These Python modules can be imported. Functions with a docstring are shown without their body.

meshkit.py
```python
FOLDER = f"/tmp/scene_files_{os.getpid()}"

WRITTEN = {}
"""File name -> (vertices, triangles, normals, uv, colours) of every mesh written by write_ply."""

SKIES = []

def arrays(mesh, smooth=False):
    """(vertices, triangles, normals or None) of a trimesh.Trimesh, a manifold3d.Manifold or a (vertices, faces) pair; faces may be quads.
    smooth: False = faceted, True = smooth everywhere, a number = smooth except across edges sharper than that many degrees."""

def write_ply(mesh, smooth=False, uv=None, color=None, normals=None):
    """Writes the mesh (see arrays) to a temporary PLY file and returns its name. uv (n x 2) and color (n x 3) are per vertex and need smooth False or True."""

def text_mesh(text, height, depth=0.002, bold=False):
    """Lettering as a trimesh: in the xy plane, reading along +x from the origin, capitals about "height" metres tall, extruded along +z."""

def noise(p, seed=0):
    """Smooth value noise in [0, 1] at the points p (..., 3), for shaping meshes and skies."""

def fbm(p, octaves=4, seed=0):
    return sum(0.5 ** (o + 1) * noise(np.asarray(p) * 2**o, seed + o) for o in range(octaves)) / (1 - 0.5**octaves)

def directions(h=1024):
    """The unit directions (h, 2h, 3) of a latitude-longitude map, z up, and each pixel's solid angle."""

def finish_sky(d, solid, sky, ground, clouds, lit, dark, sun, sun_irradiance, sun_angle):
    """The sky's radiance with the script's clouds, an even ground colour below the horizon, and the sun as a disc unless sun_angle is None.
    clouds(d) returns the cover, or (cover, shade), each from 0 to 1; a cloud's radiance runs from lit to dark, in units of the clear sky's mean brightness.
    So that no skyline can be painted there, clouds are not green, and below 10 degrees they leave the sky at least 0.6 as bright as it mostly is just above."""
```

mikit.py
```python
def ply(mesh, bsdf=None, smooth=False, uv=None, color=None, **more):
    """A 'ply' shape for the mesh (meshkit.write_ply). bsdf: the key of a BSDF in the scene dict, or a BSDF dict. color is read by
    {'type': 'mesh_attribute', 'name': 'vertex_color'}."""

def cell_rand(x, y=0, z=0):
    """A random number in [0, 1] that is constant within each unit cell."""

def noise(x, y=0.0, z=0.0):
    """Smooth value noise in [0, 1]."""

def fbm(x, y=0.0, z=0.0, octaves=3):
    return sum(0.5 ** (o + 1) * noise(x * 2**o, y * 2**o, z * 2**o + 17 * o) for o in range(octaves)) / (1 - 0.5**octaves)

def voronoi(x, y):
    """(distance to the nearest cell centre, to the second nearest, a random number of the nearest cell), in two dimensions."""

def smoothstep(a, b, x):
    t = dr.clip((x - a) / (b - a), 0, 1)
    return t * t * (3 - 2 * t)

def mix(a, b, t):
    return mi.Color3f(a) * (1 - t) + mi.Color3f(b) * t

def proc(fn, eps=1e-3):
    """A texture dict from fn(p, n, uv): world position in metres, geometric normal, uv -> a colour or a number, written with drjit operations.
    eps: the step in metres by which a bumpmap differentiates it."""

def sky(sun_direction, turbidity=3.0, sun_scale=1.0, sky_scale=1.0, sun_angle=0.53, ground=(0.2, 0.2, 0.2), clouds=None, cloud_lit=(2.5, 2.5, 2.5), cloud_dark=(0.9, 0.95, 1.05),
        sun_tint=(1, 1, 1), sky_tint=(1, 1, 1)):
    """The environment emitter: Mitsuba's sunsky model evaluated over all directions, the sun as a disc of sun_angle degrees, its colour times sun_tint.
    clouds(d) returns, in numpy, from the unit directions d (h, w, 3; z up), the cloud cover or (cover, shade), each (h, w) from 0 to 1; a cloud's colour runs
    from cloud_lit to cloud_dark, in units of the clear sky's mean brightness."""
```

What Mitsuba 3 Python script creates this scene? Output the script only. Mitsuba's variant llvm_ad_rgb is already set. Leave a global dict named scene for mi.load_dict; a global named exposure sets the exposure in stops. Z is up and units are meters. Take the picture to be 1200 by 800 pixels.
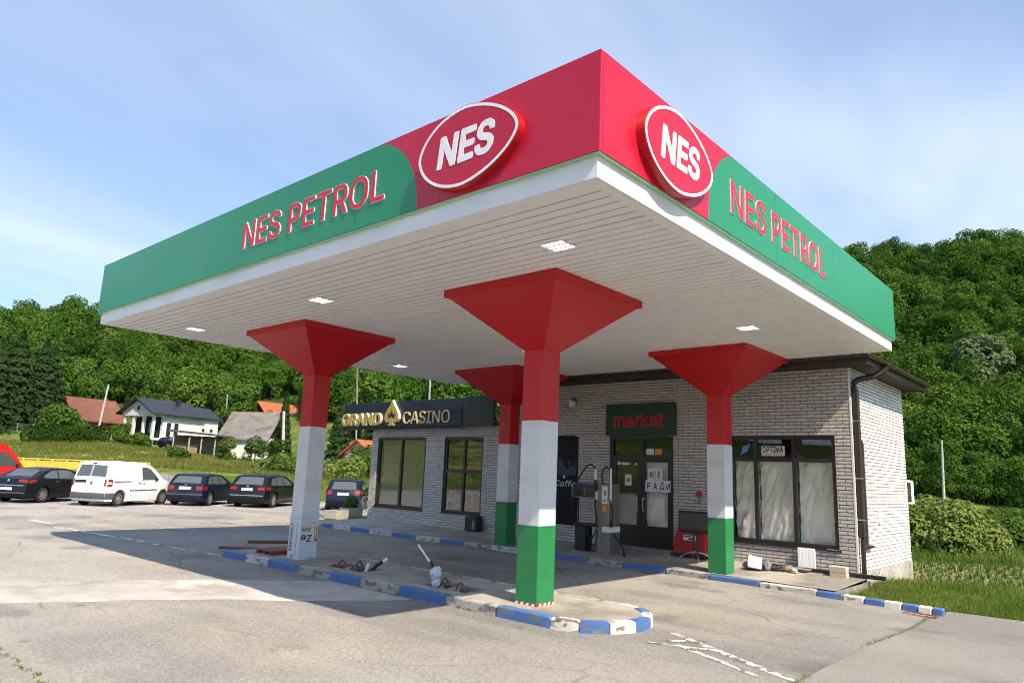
import math, numpy as np, trimesh, mitsuba as mi, mikit, meshkit, drjit as dr
from mikit import proc, noise, fbm, voronoi, cell_rand, smoothstep, mix
from shapely.geometry import Polygon, box as sbox, Point, LineString, MultiPolygon
from shapely import affinity, union_all
from scipy.spatial import Delaunay
from scipy.interpolate import RBFInterpolator
T = mi.ScalarTransform4f
scene, labels = {}, {}
PI = math.pi
# ------------------------------------------------------------------ camera, sky, exposure
CAM = np.array([-8.1243, -6.6160, 1.8947]); YAW, PITCH, ROLL = 0.72765, 0.18687, 0.04029
fw = np.array([math.cos(YAW)*math.cos(PITCH), math.sin(YAW)*math.cos(PITCH), math.sin(PITCH)])
rt = np.cross(fw, [0, 0, 1]); rt /= np.linalg.norm(rt); up = np.cross(rt, fw)
upv = -rt*math.sin(ROLL) + up*math.cos(ROLL)
scene['camera'] = {'type': 'perspective', 'fov': math.degrees(2*math.atan(600/826.07)), 'fov_axis': 'x', 'near_clip': 0.05, 'far_clip': 3000.0,
                   'to_world': T().look_at(origin=CAM.tolist(), target=(CAM+fw).tolist(), up=upv.tolist())}
def clouds(d):
    el = np.arcsin(np.clip(d[..., 2], 0, 1)); azi = np.arctan2(d[..., 1], d[..., 0])
    zz = np.maximum(d[..., 2], .05) + .12
    q = np.stack([d[..., 0]/zz, d[..., 1]/zz, 0*zz], -1)
    w = meshkit.fbm(q*np.array([.9, .9, 1]) + 3.1, 4, 5)*1.6
    a = meshkit.fbm(np.stack([q[..., 0]*.55 + w, q[..., 1]*1.5 + w*.8, 0*zz], -1) + 7.7, 5, 11)
    f = meshkit.fbm(np.stack([q[..., 0]*2.2 + 2*w, q[..., 1]*5.5 + w, 0*zz], -1) + 1.2, 4, 21)
    c = np.clip((a - .36)*1.8, 0, 1)*(.45 + .75*f)
    band = np.exp(-((azi-.14)/.34)**2-((el-.39-.35*(azi-.14)+.16*(w-.8))/.13)**2)      # broad soft cirrus on the right
    veil = .17 + .22*np.exp(-(el/.18)**2)
    return np.clip(veil + .50*c + .40*band*(.15+1.3*f), 0, .95), np.clip(.12 + .5*(f - .4), 0, 1)*.4
SUN = (-.234, -.926, 1.0)
scene['sky'] = mikit.sky(SUN, turbidity=3.0, clouds=clouds, cloud_lit=(2.35, 2.55, 2.8), cloud_dark=(1.5, 1.75, 2.15), sky_tint=(.98, 1.15, 1.32), sun_tint=(.97, 1., 1.06), ground=(.2, .2, .17))
exposure = 2.2
# ------------------------------------------------------------------ helpers
def uniq(k):
    if k not in scene and k not in labels: return k
    i = 1
    while f'{k}_{i:03d}' in scene or f'{k}_{i:03d}' in labels: i += 1
    return f'{k}_{i:03d}'
def add(key, mesh, mat, smooth=False, **kw):
    k = uniq(key)
    scene[k] = mikit.ply(mesh, mat, smooth=smooth, **kw)
    return k
def tag(key, label=None, cat=None, group=None, kind=None):
    d = labels.setdefault(key, {})
    if label: d['label'] = label
    if cat: d['category'] = cat
    if group: d['group'] = group
    if kind: d['kind'] = kind
    return key
def thing(name, label, cat, group=None):
    k = uniq(name)
    while any(x.startswith(k + '__') for x in scene): k = uniq(k)
    return tag(k, label, cat, group)
def cat(ms): return trimesh.util.concatenate(list(ms))
def box(x0, x1, y0, y1, z0, z1):
    m = trimesh.creation.box(extents=(abs(x1-x0), abs(y1-y0), abs(z1-z0)))
    m.apply_translation(((x0+x1)/2, (y0+y1)/2, (z0+z1)/2)); return m
def cbox(x0, x1, y0, y1, z0, z1, c=.01):
    """box with all edges chamfered"""
    e = np.array([abs(x1-x0), abs(y1-y0), abs(z1-z0)])/2; c = min(c, e.min()*.45); pts = []
    for s in np.ndindex(2, 2, 2):
        s = np.array(s)*2-1
        for k in range(3):
            p = s*(e-c); p[k] = s[k]*e[k]; pts.append(p)
    m = trimesh.convex.convex_hull(np.array(pts)); m.apply_translation(((x0+x1)/2, (y0+y1)/2, (z0+z1)/2)); return m
def tube(pts, r, n=8, closed=False):
    p = np.asarray(pts, float); r = np.broadcast_to(r, (len(p),)).astype(float)
    t = np.gradient(p, axis=0); t /= np.linalg.norm(t, axis=1, keepdims=True)+1e-12
    a = np.cross(t, [0, 0, 1.]) ; bad = np.linalg.norm(a, axis=1) < .05
    a[bad] = np.cross(t[bad], [1., 0, 0]); a /= np.linalg.norm(a, axis=1, keepdims=True)
    b = np.cross(t, a); an = np.arange(n)*2*PI/n
    v = (p[:, None] + r[:, None, None]*(np.cos(an)[None, :, None]*a[:, None] + np.sin(an)[None, :, None]*b[:, None])).reshape(-1, 3)
    f = []
    for i in range(len(p)-1):
        for j in range(n):
            q = [i*n+j, i*n+(j+1) % n, (i+1)*n+(j+1) % n, (i+1)*n+j]
            f += [[q[0], q[2], q[1]], [q[0], q[3], q[2]]]
    for c, base, flip in ((p[0], 0, 0), (p[-1], (len(p)-1)*n, 1)):
        v = np.vstack([v, c]); k = len(v)-1
        for j in range(n):
            tri = [k, base+j, base+(j+1) % n]; f.append(tri[::-1] if flip else tri)
    return trimesh.Trimesh(v, f, process=False)
def polys(g): return [x for x in getattr(g, 'geoms', [g]) if x.geom_type == 'Polygon' and x.area > 1e-9]
def ext(g, h):
    """extrude a shapely shape in xy by h along z"""
    return cat([trimesh.creation.extrude_polygon(p, h, engine='earcut') for p in polys(g)])
def onX(m, x, y, z):      # local xy plate -> plane facing -X: reads towards -Y
    m = m.copy(); v = m.vertices.copy(); m.vertices = np.stack([x - v[:, 2], y - v[:, 0], z + v[:, 1]], 1); return m
def onY(m, x, y, z):      # local xy plate -> plane facing -Y: reads towards +X
    m = m.copy(); v = m.vertices.copy(); m.vertices = np.stack([x + v[:, 0], y - v[:, 2], z + v[:, 1]], 1); return m
def letters(text, h, bold=False, sx=1.0, slant=0.0):
    """list of shapely outlines, one per letter, reading along +x, caps h tall"""
    out = []; s = meshkit.text_mesh(text, h, .01, bold)
    for m in s.split(only_watertight=False):
        top = m.triangles[(m.face_normals[:, 2] > .9)]
        g = union_all([Polygon(t[:, :2]).buffer(h*.002, join_style=2) for t in top]).simplify(h*.012); g = g.buffer(h*.008).buffer(-h*.016).buffer(h*.008).simplify(h*.002); out.append(g)
    out = [affinity.affine_transform(g, [sx, slant, 0, 1, 0, 0]) for g in out]
    return sorted(out, key=lambda g: g.bounds[0])
def fit(ls, w):
    """scale in x so that the string is w wide, starting at 0"""
    x0 = min(l.bounds[0] for l in ls); x1 = max(l.bounds[2] for l in ls); k = w/(x1-x0)
    return [affinity.affine_transform(l, [k, 0, 0, 1, -x0*k, 0]) for l in ls]
def gridpoly(poly, step, zf, edge=None):
    """sheet over a polygon with heights zf(x, y)"""
    pts = []
    for p in polys(poly):
        for ring in [p.exterior, *p.interiors]:
            n = max(4, int(ring.length/(edge or step))); pts += [ring.interpolate(i/n, normalized=True).coords[0] for i in range(n)]
            pts += list(ring.coords)[:-1]
    x0, y0, x1, y1 = poly.bounds
    gx, gy = np.meshgrid(np.arange(x0, x1, step), np.arange(y0, y1, step)); g = np.stack([gx.ravel(), gy.ravel()], 1)
    import shapely
    ins = shapely.contains_xy(poly.buffer(-step*.3), g[:, 0], g[:, 1]); P = np.unique(np.round(np.vstack([np.array(pts), g[ins]]), 4), axis=0)
    t = Delaunay(P).simplices; c = P[t].mean(1)
    e1 = P[t[:, 1]]-P[t[:, 0]]; e2 = P[t[:, 2]]-P[t[:, 0]]; area = e1[:, 0]*e2[:, 1]-e1[:, 1]*e2[:, 0]
    t = t[shapely.contains_xy(poly, c[:, 0], c[:, 1]) & (np.abs(area) > 1e-6)]
    area = area[shapely.contains_xy(poly, c[:, 0], c[:, 1]) & (np.abs(area) > 1e-6)]
    t[area < 0] = t[area < 0][:, ::-1]
    return trimesh.Trimesh(np.column_stack([P, zf(P[:, 0], P[:, 1])]), t, process=False)
# ------------------------------------------------------------------ materials
def rgb(*c): return {'type': 'rgb', 'value': list(c)}
def tw(b): return {'type': 'twosided', 'bsdf': b}
def pr(col, rough=.5, metal=0., spec=.5, **k):
    return {'type': 'principled', 'base_color': rgb(*col) if isinstance(col, tuple) else col, 'roughness': rough, 'metallic': metal, 'specular': spec, **k}
def mat(name, b, two=True): scene[name] = tw(b) if two else b; return name
def bump(b, fn, scale, eps=2e-3): return {'type': 'bumpmap', 'arbitrary': proc(fn, eps), 'scale': scale, 'bsdf': b}
def mottled(c, amt=.12, sc=3., spk=0., dirt=(.12, .11, .1), dirtamt=0.):
    def f(p, n, uv):
        v = fbm(p.x*sc, p.y*sc, p.z*sc, 4); k = 1 + (v-.5)*2*amt
        if spk: k = k*(1 + (noise(p.x*70, p.y*70, p.z*70)-.5)*spk)
        o = mi.Color3f(*c)*k
        if dirtamt: o = mix(o, dirt, smoothstep(.5, .75, fbm(p.x*sc*.7+9, p.y*sc*.7, p.z*sc*1.3, 4))*dirtamt)
        return o
    return proc(f)
def asphalt_fn(p, n, uv):
    a = fbm(p.x*.22, p.y*.3, 3.1, 4); b = fbm(p.x*1.7, p.y*1.3, 9.2, 4); c = noise(p.x*55, p.y*55, 1.); d = noise(p.x*130, p.y*130, 4.)
    d0, d1, r = voronoi(p.x*34, p.y*34)
    base = mix((.178, .174, .168), (.264, .257, .244), smoothstep(.3, .72, a))
    base = mix(base, (.30, .27, .22), smoothstep(.56, .74, fbm(p.x*.5+4, p.y*.42, 1., 4))*.55)
    base = base*(.82 + .36*b)
    base = mix(base, (.075, .072, .068), smoothstep(.62, .78, fbm(p.x*.85+1, p.y*.75+3, 6., 4))*.45)
    # dusty wheel tracks along the pump lane
    base = mix(base, (.32, .298, .257), smoothstep(.52, .7, fbm(p.x*1.4, p.y*.16, 12., 3))*.35)
    sp = mix((.45, .42, .38), (1.65, 1.55, 1.42), r)
    base = base*mix((1, 1, 1), sp, .45*(1-smoothstep(.25, .5, d0)))*(.78 + .3*c + .14*d)
    wx, wy = p.x+.35*fbm(p.x*1.3, p.y*1.3, 5., 3), p.y+.35*fbm(p.x*1.3+7, p.y*1.3, 8., 3)
    c0, c1, cr = voronoi(wx*.31+.3, wy*.31)
    base = mix(base, (.055, .05, .045), (1-smoothstep(.004, .011, c1-c0))*smoothstep(.46, .6, fbm(p.x*.4+3, p.y*.4, 2., 3))*.4)
    # small oil drops
    v0, v1, vr = voronoi(p.x*1.1, p.y*1.1)
    return mix(base, (.06, .057, .053), smoothstep(.16, .02, v0+.12*fbm(p.x*9, p.y*9, 2., 3))*smoothstep(.86, .9, vr)*.6)
mat('asphalt', bump({'type': 'principled', 'base_color': proc(asphalt_fn), 'roughness': .85, 'specular': .25}, lambda p, n, uv: noise(p.x*70, p.y*70, 0)+.6*noise(p.x*160, p.y*160, 3), .0035, 2e-3))
def road_fn(p, n, uv):
    a = fbm(p.x*.4, p.y*.4, 7., 4); c = noise(p.x*60, p.y*60, 2.); d0, d1, r = voronoi(p.x*42, p.y*42)
    b = mix((.185, .179, .168), (.25, .24, .222), smoothstep(.3, .7, a))*(.86+.25*c)
    b = mix(b, (.07, .068, .064), smoothstep(.63, .75, fbm(p.x*.9, p.y*.6, 2., 4))*.35)
    return b*mix((1, 1, 1), mix((.6, .6, .58), (1.4, 1.38, 1.3), r), .45*(1-smoothstep(.2, .5, d0)))
mat('road_asphalt', bump({'type': 'principled', 'base_color': proc(road_fn), 'roughness': .85, 'specular': .25}, lambda p, n, uv: noise(p.x*80, p.y*80, 1), .002))
def conc_fn(a, b, sc=1.0, dark=.3):
    def f(p, n, uv):
        v = fbm(p.x*1.1*sc, p.y*1.1*sc, p.z*1.1*sc, 4); w = fbm(p.x*6*sc, p.y*6*sc, p.z*6*sc, 3)
        o = mix(a, b, smoothstep(.3, .7, v))*(.8+.4*w)*(.9+.2*noise(p.x*90, p.y*90, p.z*90))
        return mix(o, (.07, .065, .058), smoothstep(.58, .74, fbm(p.x*2.3*sc+5, p.y*2.3*sc, p.z*2*sc, 4))*dark)
    return proc(f)
mat('concrete', bump(pr(conc_fn((.22, .205, .18), (.33, .31, .275)), .85, spec=.25), lambda p, n, uv: fbm(p.x*40, p.y*40, p.z*40, 2), .002))
mat('strip_concrete', pr(conc_fn((.30, .292, .272), (.385, .375, .35), .7, .25), .85, spec=.25))
mat('pale_concrete', pr(conc_fn((.36, .335, .29), (.46, .43, .38), .8, .3), .85, spec=.25))
def paint_fn(c, under, wear, sc=5.):
    def f(p, n, uv):
        w = smoothstep(wear-.06, wear+.06, fbm(p.x*sc, p.y*sc, p.z*sc*1.4, 4))
        u = mix(under, (.1, .095, .085), fbm(p.x*9, p.y*9, p.z*9, 3))*(.8+.4*noise(p.x*60, p.y*60, p.z*60))
        o = mi.Color3f(*c)*(.78+.4*fbm(p.x*3+2, p.y*3, p.z*3, 3))
        return mix(o, u, w)
    return proc(f)
mat('kerb_blue', pr(paint_fn((.075, .16, .38), (.24, .25, .27), .62, 8.), .6))
mat('kerb_white', pr(paint_fn((.5, .485, .44), (.3, .285, .255), .62, 9.), .65))
mat('kerb_bright_white', pr(paint_fn((.70, .675, .60), (.36, .335, .285), .62, 11.), .65))
mat('kerb_grey', pr(paint_fn((.36, .345, .31), (.27, .255, .23), .55, 9.), .75))
mat('road_paint', pr(paint_fn((.56, .54, .49), (.22, .21, .19), .54, 9.), .7))
mat('line_paint', pr(paint_fn((.62, .60, .55), (.25, .24, .22), .535, 16.), .7))
wob = lambda p, n, uv: noise(p.x*1.3, p.y*1.3, p.z*1.1)
mat('fascia_red', bump(pr((.50, .008, .034), .34, spec=.5), wob, .010, 1e-2)); mat('fascia_green', bump(pr((.016, .235, .105), .34, spec=.5), wob, .010, 1e-2))
mat('sign_side_red', pr((.44, .010, .012), .35)); mat('return_reflection_green', pr((.3, .55, .3), .45))
mat('column_red', bump(pr(mottled((.5, .008, .012), .05, 1.5), .36), lambda p, n, uv: noise(p.x*2.5, p.y*2.5, p.z*2.5), .006, 1e-2)); mat('column_green', bump(pr(mottled((.018, .21, .065), .1, 4., dirt=(.06, .12, .06), dirtamt=.35), .38), lambda p, n, uv: noise(p.x*3, p.y*3, p.z*3), .004))
mat('column_white', pr(mottled((.66, .66, .66), .03, 2., dirt=(.45, .43, .4), dirtamt=.3), .42)); mat('white_sheet', pr(mottled((.76, .76, .75), .04, 1.2, dirt=(.5, .47, .42), dirtamt=.25), .45))
mat('soffit_white', pr(mottled((.80, .785, .77), .05, .8), .5)); mat('letter_white', pr((.8, .8, .8), .4)); mat('dark_gap', pr((.03, .028, .026), .8)); mat('soffit_shade_grey', pr((.35, .335, .32), .7))
mat('letter_red', pr((.62, .012, .035), .35)); mat('black_paint', pr((.016, .016, .018), .45)); mat('wrap_pale', pr(mottled((.56, .61, .66), .06, 2.), .3))
mat('wrap_orange', pr((.72, .27, .03), .4)); mat('lens_white', pr((.85, .85, .85), .4))
mat('brick', {'type': 'bumpmap', 'arbitrary': proc(lambda p, n, uv: fbm(p.x*60, p.y*60, p.z*60, 2)), 'scale': .003, 'bsdf': {'type': 'principled', 'base_color': {'type': 'mesh_attribute', 'name': 'vertex_color'}, 'roughness': .7, 'specular': .3}})
mat('mortar', pr(mottled((.11, .103, .095), .25, 6.), .9)); mat('foundation', pr(conc_fn((.33, .31, .27), (.44, .42, .37), 1., .35), .85))
mat('brown_metal', pr(mottled((.036, .026, .022), .2, 5.), .45)); mat('dark_frame', pr((.022, .018, .017), .4)); mat('roof_metal', pr(mottled((.05, .045, .042), .2, 3.), .45))
mat('dark_wood', pr(mottled((.035, .026, .02), .3, 8.), .75)); mat('interior', pr((.02, .019, .018), .9)); mat('cafe_black', pr((.008, .008, .010), .5, spec=.2)); mat('corner_white', pr((.74, .73, .7), .5))
scene['glass'] = {'type': 'thindielectric', 'int_ior': 1.5}; scene['glass_bright'] = {'type': 'thindielectric', 'int_ior': 1.85}
def film_fn(p, n, uv): return mi.Color3f(.80, .76, .67)*(.66+.6*fbm(p.y*4, p.z*2.2, p.x*3, 4))
mat('film', {'type': 'principled', 'base_color': proc(film_fn), 'roughness': .45, 'specular': .5})
mat('sign_navy', pr(mottled((.012, .016, .034), .15, 1.), .32)); mat('gold', pr((.58, .40, .09), .35, .35)); mat('gold_plain', pr((.62, .50, .24), .4)); mat('market_green', pr((.006, .045, .02), .45)); mat('gold_side', pr((.75, .73, .62), .3))
mat('market_letter', pr((.22, .02, .02), .4)); mat('paper', pr(mottled((.72, .72, .70), .04, 6.), .7)); mat('ink', pr((.02, .02, .025), .6)); mat('steel', pr(mottled((.22, .21, .20), .12, 5.), .42, .5)); mat('dull_grey', pr(mottled((.22, .21, .2), .15, 5.), .55))
mat('rubber', pr((.018, .018, .018), .6)); mat('display_blue', pr((.012, .02, .085), .25)); mat('screen', pr((.012, .013, .015), .12)); mat('machine_red', pr(mottled((.45, .02, .018), .12, 4.), .4))
mat('sky_blue_plastic', pr((.10, .26, .55), .45)); mat('orange_paint', pr((.68, .22, .02), .5)); mat('white_plastic', pr((.78, .78, .77), .4)); mat('chrome', pr((.6, .6, .6), .25, .9))
mat('rust', pr(mottled((.16, .065, .035), .35, 6.), .8)); mat('red_brown', pr(mottled((.28, .07, .05), .2, 6.), .7)); mat('wood', pr(mottled((.26, .2, .13), .25, 6.), .75)); mat('cardboard', pr(mottled((.48, .42, .32), .12, 6.), .8))
mat('soil', pr(mottled((.09, .07, .05), .3, 6.), .95)); mat('polythene', pr((.62, .68, .75), .25))
# vehicle paint and glass
mat('car_black', pr((.006, .0065, .008), .3, spec=.25, clearcoat=.8, clearcoat_gloss=.98)); mat('car_navy', pr((.005, .008, .026), .3, spec=.25, clearcoat=.8, clearcoat_gloss=.98)); mat('car_white', pr((.78, .78, .77), .3, clearcoat=.6))
mat('car_red', pr((.6, .018, .015), .25, clearcoat=.8)); mat('car_glass', pr((.075, .09, .095), .03, spec=1.0, clearcoat=1.)); mat('house_glass', pr((.03, .035, .04), .05, spec=.8)); mat('tail_red', pr((.24, .012, .012), .15, clearcoat=1.)); mat('tail_clear', pr((.7, .62, .6), .15)); mat('bumper_grey', pr((.10, .10, .105), .6))
mat('tyre', pr((.022, .021, .02), .8)); mat('alloy', pr((.42, .41, .39), .35, .6)); mat('plate', pr((.75, .76, .78), .5)); mat('wheel_well', pr((.008, .008, .008), .9)); mat('lamp_glass', pr((.7, .72, .75), .1, clearcoat=1.))
# houses
mat('render_white', pr(mottled((.70, .69, .68), .05, .6), .85)); mat('render_pink', pr(mottled((.55, .46, .44), .06, .6), .85)); mat('house_brick', pr(proc(lambda p, n, uv: mix((.36, .13, .06), (.26, .09, .045), noise(p.x*2, p.y*2, p.z*6))*(.8+.35*smoothstep(.12, .3, dr.abs(p.z*4.-dr.floor(p.z*4.)-.5)))), .85))
def roof_fn(c, per):
    def f(p, n, uv): return mi.Color3f(*c)*(.72+.5*fbm(p.x*.9, p.y*.9, p.z*.9, 4))*(.75+.3*smoothstep(.1, .45, dr.abs(p.z*per-dr.floor(p.z*per)-.5)))
    return proc(f)
mat('roof_brown', pr(roof_fn((.21, .085, .055), 4.), .8)); mat('roof_black', pr(roof_fn((.028, .03, .042), 4.), .45)); mat('roof_grey', pr(mottled((.19, .18, .165), .35, .8, dirt=(.10, .08, .06), dirtamt=.7), .85)); mat('roof_orange', pr(roof_fn((.42, .13, .06), 4.), .8))
mat('yellow_paint', pr(mottled((.58, .43, .06), .2, 1.5), .6)); mat('pole_wood', pr(mottled((.36, .33, .29), .15, 2.), .85)); mat('pole_concrete', pr((.5, .49, .46), .85)); mat('cloth_orange', pr((.8, .2, .04), .8)); mat('cloth_blue', pr((.1, .3, .6), .8)); mat('green_wire', pr((.10, .17, .12), .6))
# plants
def leaf(name, a, b, sc=.12, dt=.55, cell=2.2, alt=None):
    def f(p, n, uv):
        v = fbm(p.x*sc, p.y*sc, p.z*sc, 3); r = cell_rand(p.x*cell, p.y*cell, p.z*cell)
        o = mix(a, b, smoothstep(.3, .7, v))*(.78+.44*r)
        return mix(o, alt, smoothstep(.6, .8, noise(p.x*.09+3, p.y*.09, p.z*.05))*.7) if alt else o
    scene[name] = {'type': 'principledthin', 'base_color': proc(f), 'roughness': .55, 'diff_trans': dt, 'spec_trans': 0., 'eta': 1.35}
    return name
leaf('leaf_forest', (.062, .145, .022), (.104, .20, .033)); leaf('leaf_forest_dark', (.040, .102, .020), (.070, .146, .027)); leaf('leaf_forest_bright', (.095, .18, .028), (.14, .225, .038))
leaf('leaf_forest_grey', (.12, .19, .075), (.18, .25, .11)); leaf('leaf_spruce', (.030, .060, .022), (.046, .08, .028), dt=.35); leaf('leaf_hedge', (.030, .075, .014), (.05, .105, .018), sc=.8, cell=6.)
leaf('leaf_bush', (.16, .23, .05), (.24, .30, .08), sc=.5, cell=8.); leaf('leaf_bush_green', (.065, .13, .024), (.11, .185, .036), sc=.5, cell=8.); leaf('meadow_blade', (.12, .16, .03), (.20, .20, .06), sc=.25, cell=5.); leaf('grass_blade', (.11, .19, .03), (.18, .24, .05), sc=.6, cell=9.); leaf('corn_leaf', (.08, .15, .03), (.12, .19, .04), sc=.6, cell=6.)
mat('bark', pr(mottled((.10, .08, .06), .3, 5.), .95))
# ------------------------------------------------------------------ terrain
def g0(x, y):
    """height of the forecourt asphalt"""
    return -.05*np.clip((np.asarray(y)-12)/10, 0, 1) - .075*np.clip((-.6-np.asarray(y))/3.2, 0, 1)*np.clip((np.asarray(x)-1)/4, 0, 1)
C = [(7.9, 42.8, 1.1), (4.8, 43.8, 1.0), (11.5, 41.5, 1.15), (14.4, 38, 1.0), (15.6, 32.8, .4), (17, 27, .5), (15, 75.2, 3.2), (19.2, 73.9, 3.5), (34.8, 96.8, 4.0), (33.1, 75.7, 2.7), (40.4, 80.8, 2.6), (39.8, 69.6, 1.7), (35.9, 54.1, 1.4), (38, 52.5, 1.6), (58, 45, 3.),
     (18.8, 100, 5.5), (44.4, 117.7, 6.5), (52.4, 79.2, 5.3), (13.5, -2.4, -.55), (25.7, -3, -.6), (11.8, -4.4, -.28), (27.2, .5, -.95), (36.6, -1.5, -.8), (71, 4.9, .3), (71.4, 1.7, .3), (85.9, 7, .9), (84.9, 12.6, .8), (60, -10, 0), (90, -8, 1.2),
     (47.9, 257.5, 31.5), (63.6, 253.7, 39), (81.3, 248.2, 40), (118.6, 231.8, 50), (169.4, 196.8, 62), (213.8, 147.2, 69), (243.5, 91.3, 74), (252.5, 64, 70), (258.1, 38.4, 71), (261, 15, 70), (262, -20, 70),
     (8, -2.4, -.05), (10, -2.6, -.22), (12.4, -2.5, -.48), (6.3, -4, -.1), (6.4, -6, -.14), (16, 5, -.6), (14, 14, -.2), (20, 14, .0), (9, 17, -.06), (45, 25, .5), (30, 12, -.5), (0, 46, .3), (-10, 50, .2), (3, 39, 0.), (9, 37, .05), (14, 31, .05)]
for a_, r_, z_ in ((95, 45, .2), (110, 45, .1), (95, 110, 6), (115, 110, 6), (140, 110, 5), (95, 270, 36), (115, 270, 36), (140, 270, 34), (170, 60, 0), (170, 150, 2), (200, 60, 0), (240, 60, 0), (280, 60, 0), (320, 40, -.3), (345, 45, -.6), (200, 200, 4), (240, 200, 4), (280, 200, 4), (320, 150, 3), (340, 120, 3), (350, 270, 70), (330, 270, 50)):
    C.append((CAM[0]+r_*math.cos(math.radians(a_)), CAM[1]+r_*math.sin(math.radians(a_)), z_))
for a_ in range(0, 360, 12):
    r0 = 270; zr = np.interp(a_, [0, 10, 35, 60, 80, 140, 170, 330, 345, 360], [60, 62, 54, 36, 26, 20, 5, 10, 40, 60])
    C.append((CAM[0]+340*math.cos(math.radians(a_)), CAM[1]+340*math.sin(math.radians(a_)), zr)); C.append((CAM[0]+800*math.cos(math.radians(a_)), CAM[1]+800*math.sin(math.radians(a_)), zr*.5))
for x_ in (-30, -15, 0):
    for y_ in (-30, -12, 5, 25): C.append((x_, y_, -.05))
C = np.array(C); RBF = RBFInterpolator(C[:, :2], C[:, 2], kernel='linear')
LOT = Polygon([(-60, -3.86), (5.6, -3.86), (5.6, 14.9), (7.2, 16.4), (12.6, 18.2), (17, 24), (16.5, 29), (12.5, 35), (8.5, 38.5), (0, 42), (-60, 62)])
ROAD = Polygon([(-60, -3.86), (5.6, -3.86), (6.25, -3.95), (6.35, -6), (8, -12), (20, -32), (20, -60), (-60, -60)])
PAVE = Polygon([(5.73, -2.3), (8, -2.3), (8, 14.36), (5.73, 14.36)])
import shapely
def H(x, y):
    x, y = np.asarray(x, float), np.asarray(y, float); z = RBF(np.stack([x.ravel(), y.ravel()], 1)).reshape(x.shape)
    r = np.hypot(x-CAM[0], y-CAM[1])
    z = z + (meshkit.fbm(np.stack([x*.09, y*.09, 0*x], -1), 3, 3)-.5)*np.clip((r-30)/60, 0, 1)*1.2 + (meshkit.fbm(np.stack([x*.03, y*.03, 0*x], -1), 3, 8)-.5)*np.clip((r-110)/100, 0, 1)*14
    return z
hard = union_all([LOT, ROAD, PAVE, sbox(5.5, 13, -2.2, 16)])
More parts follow.
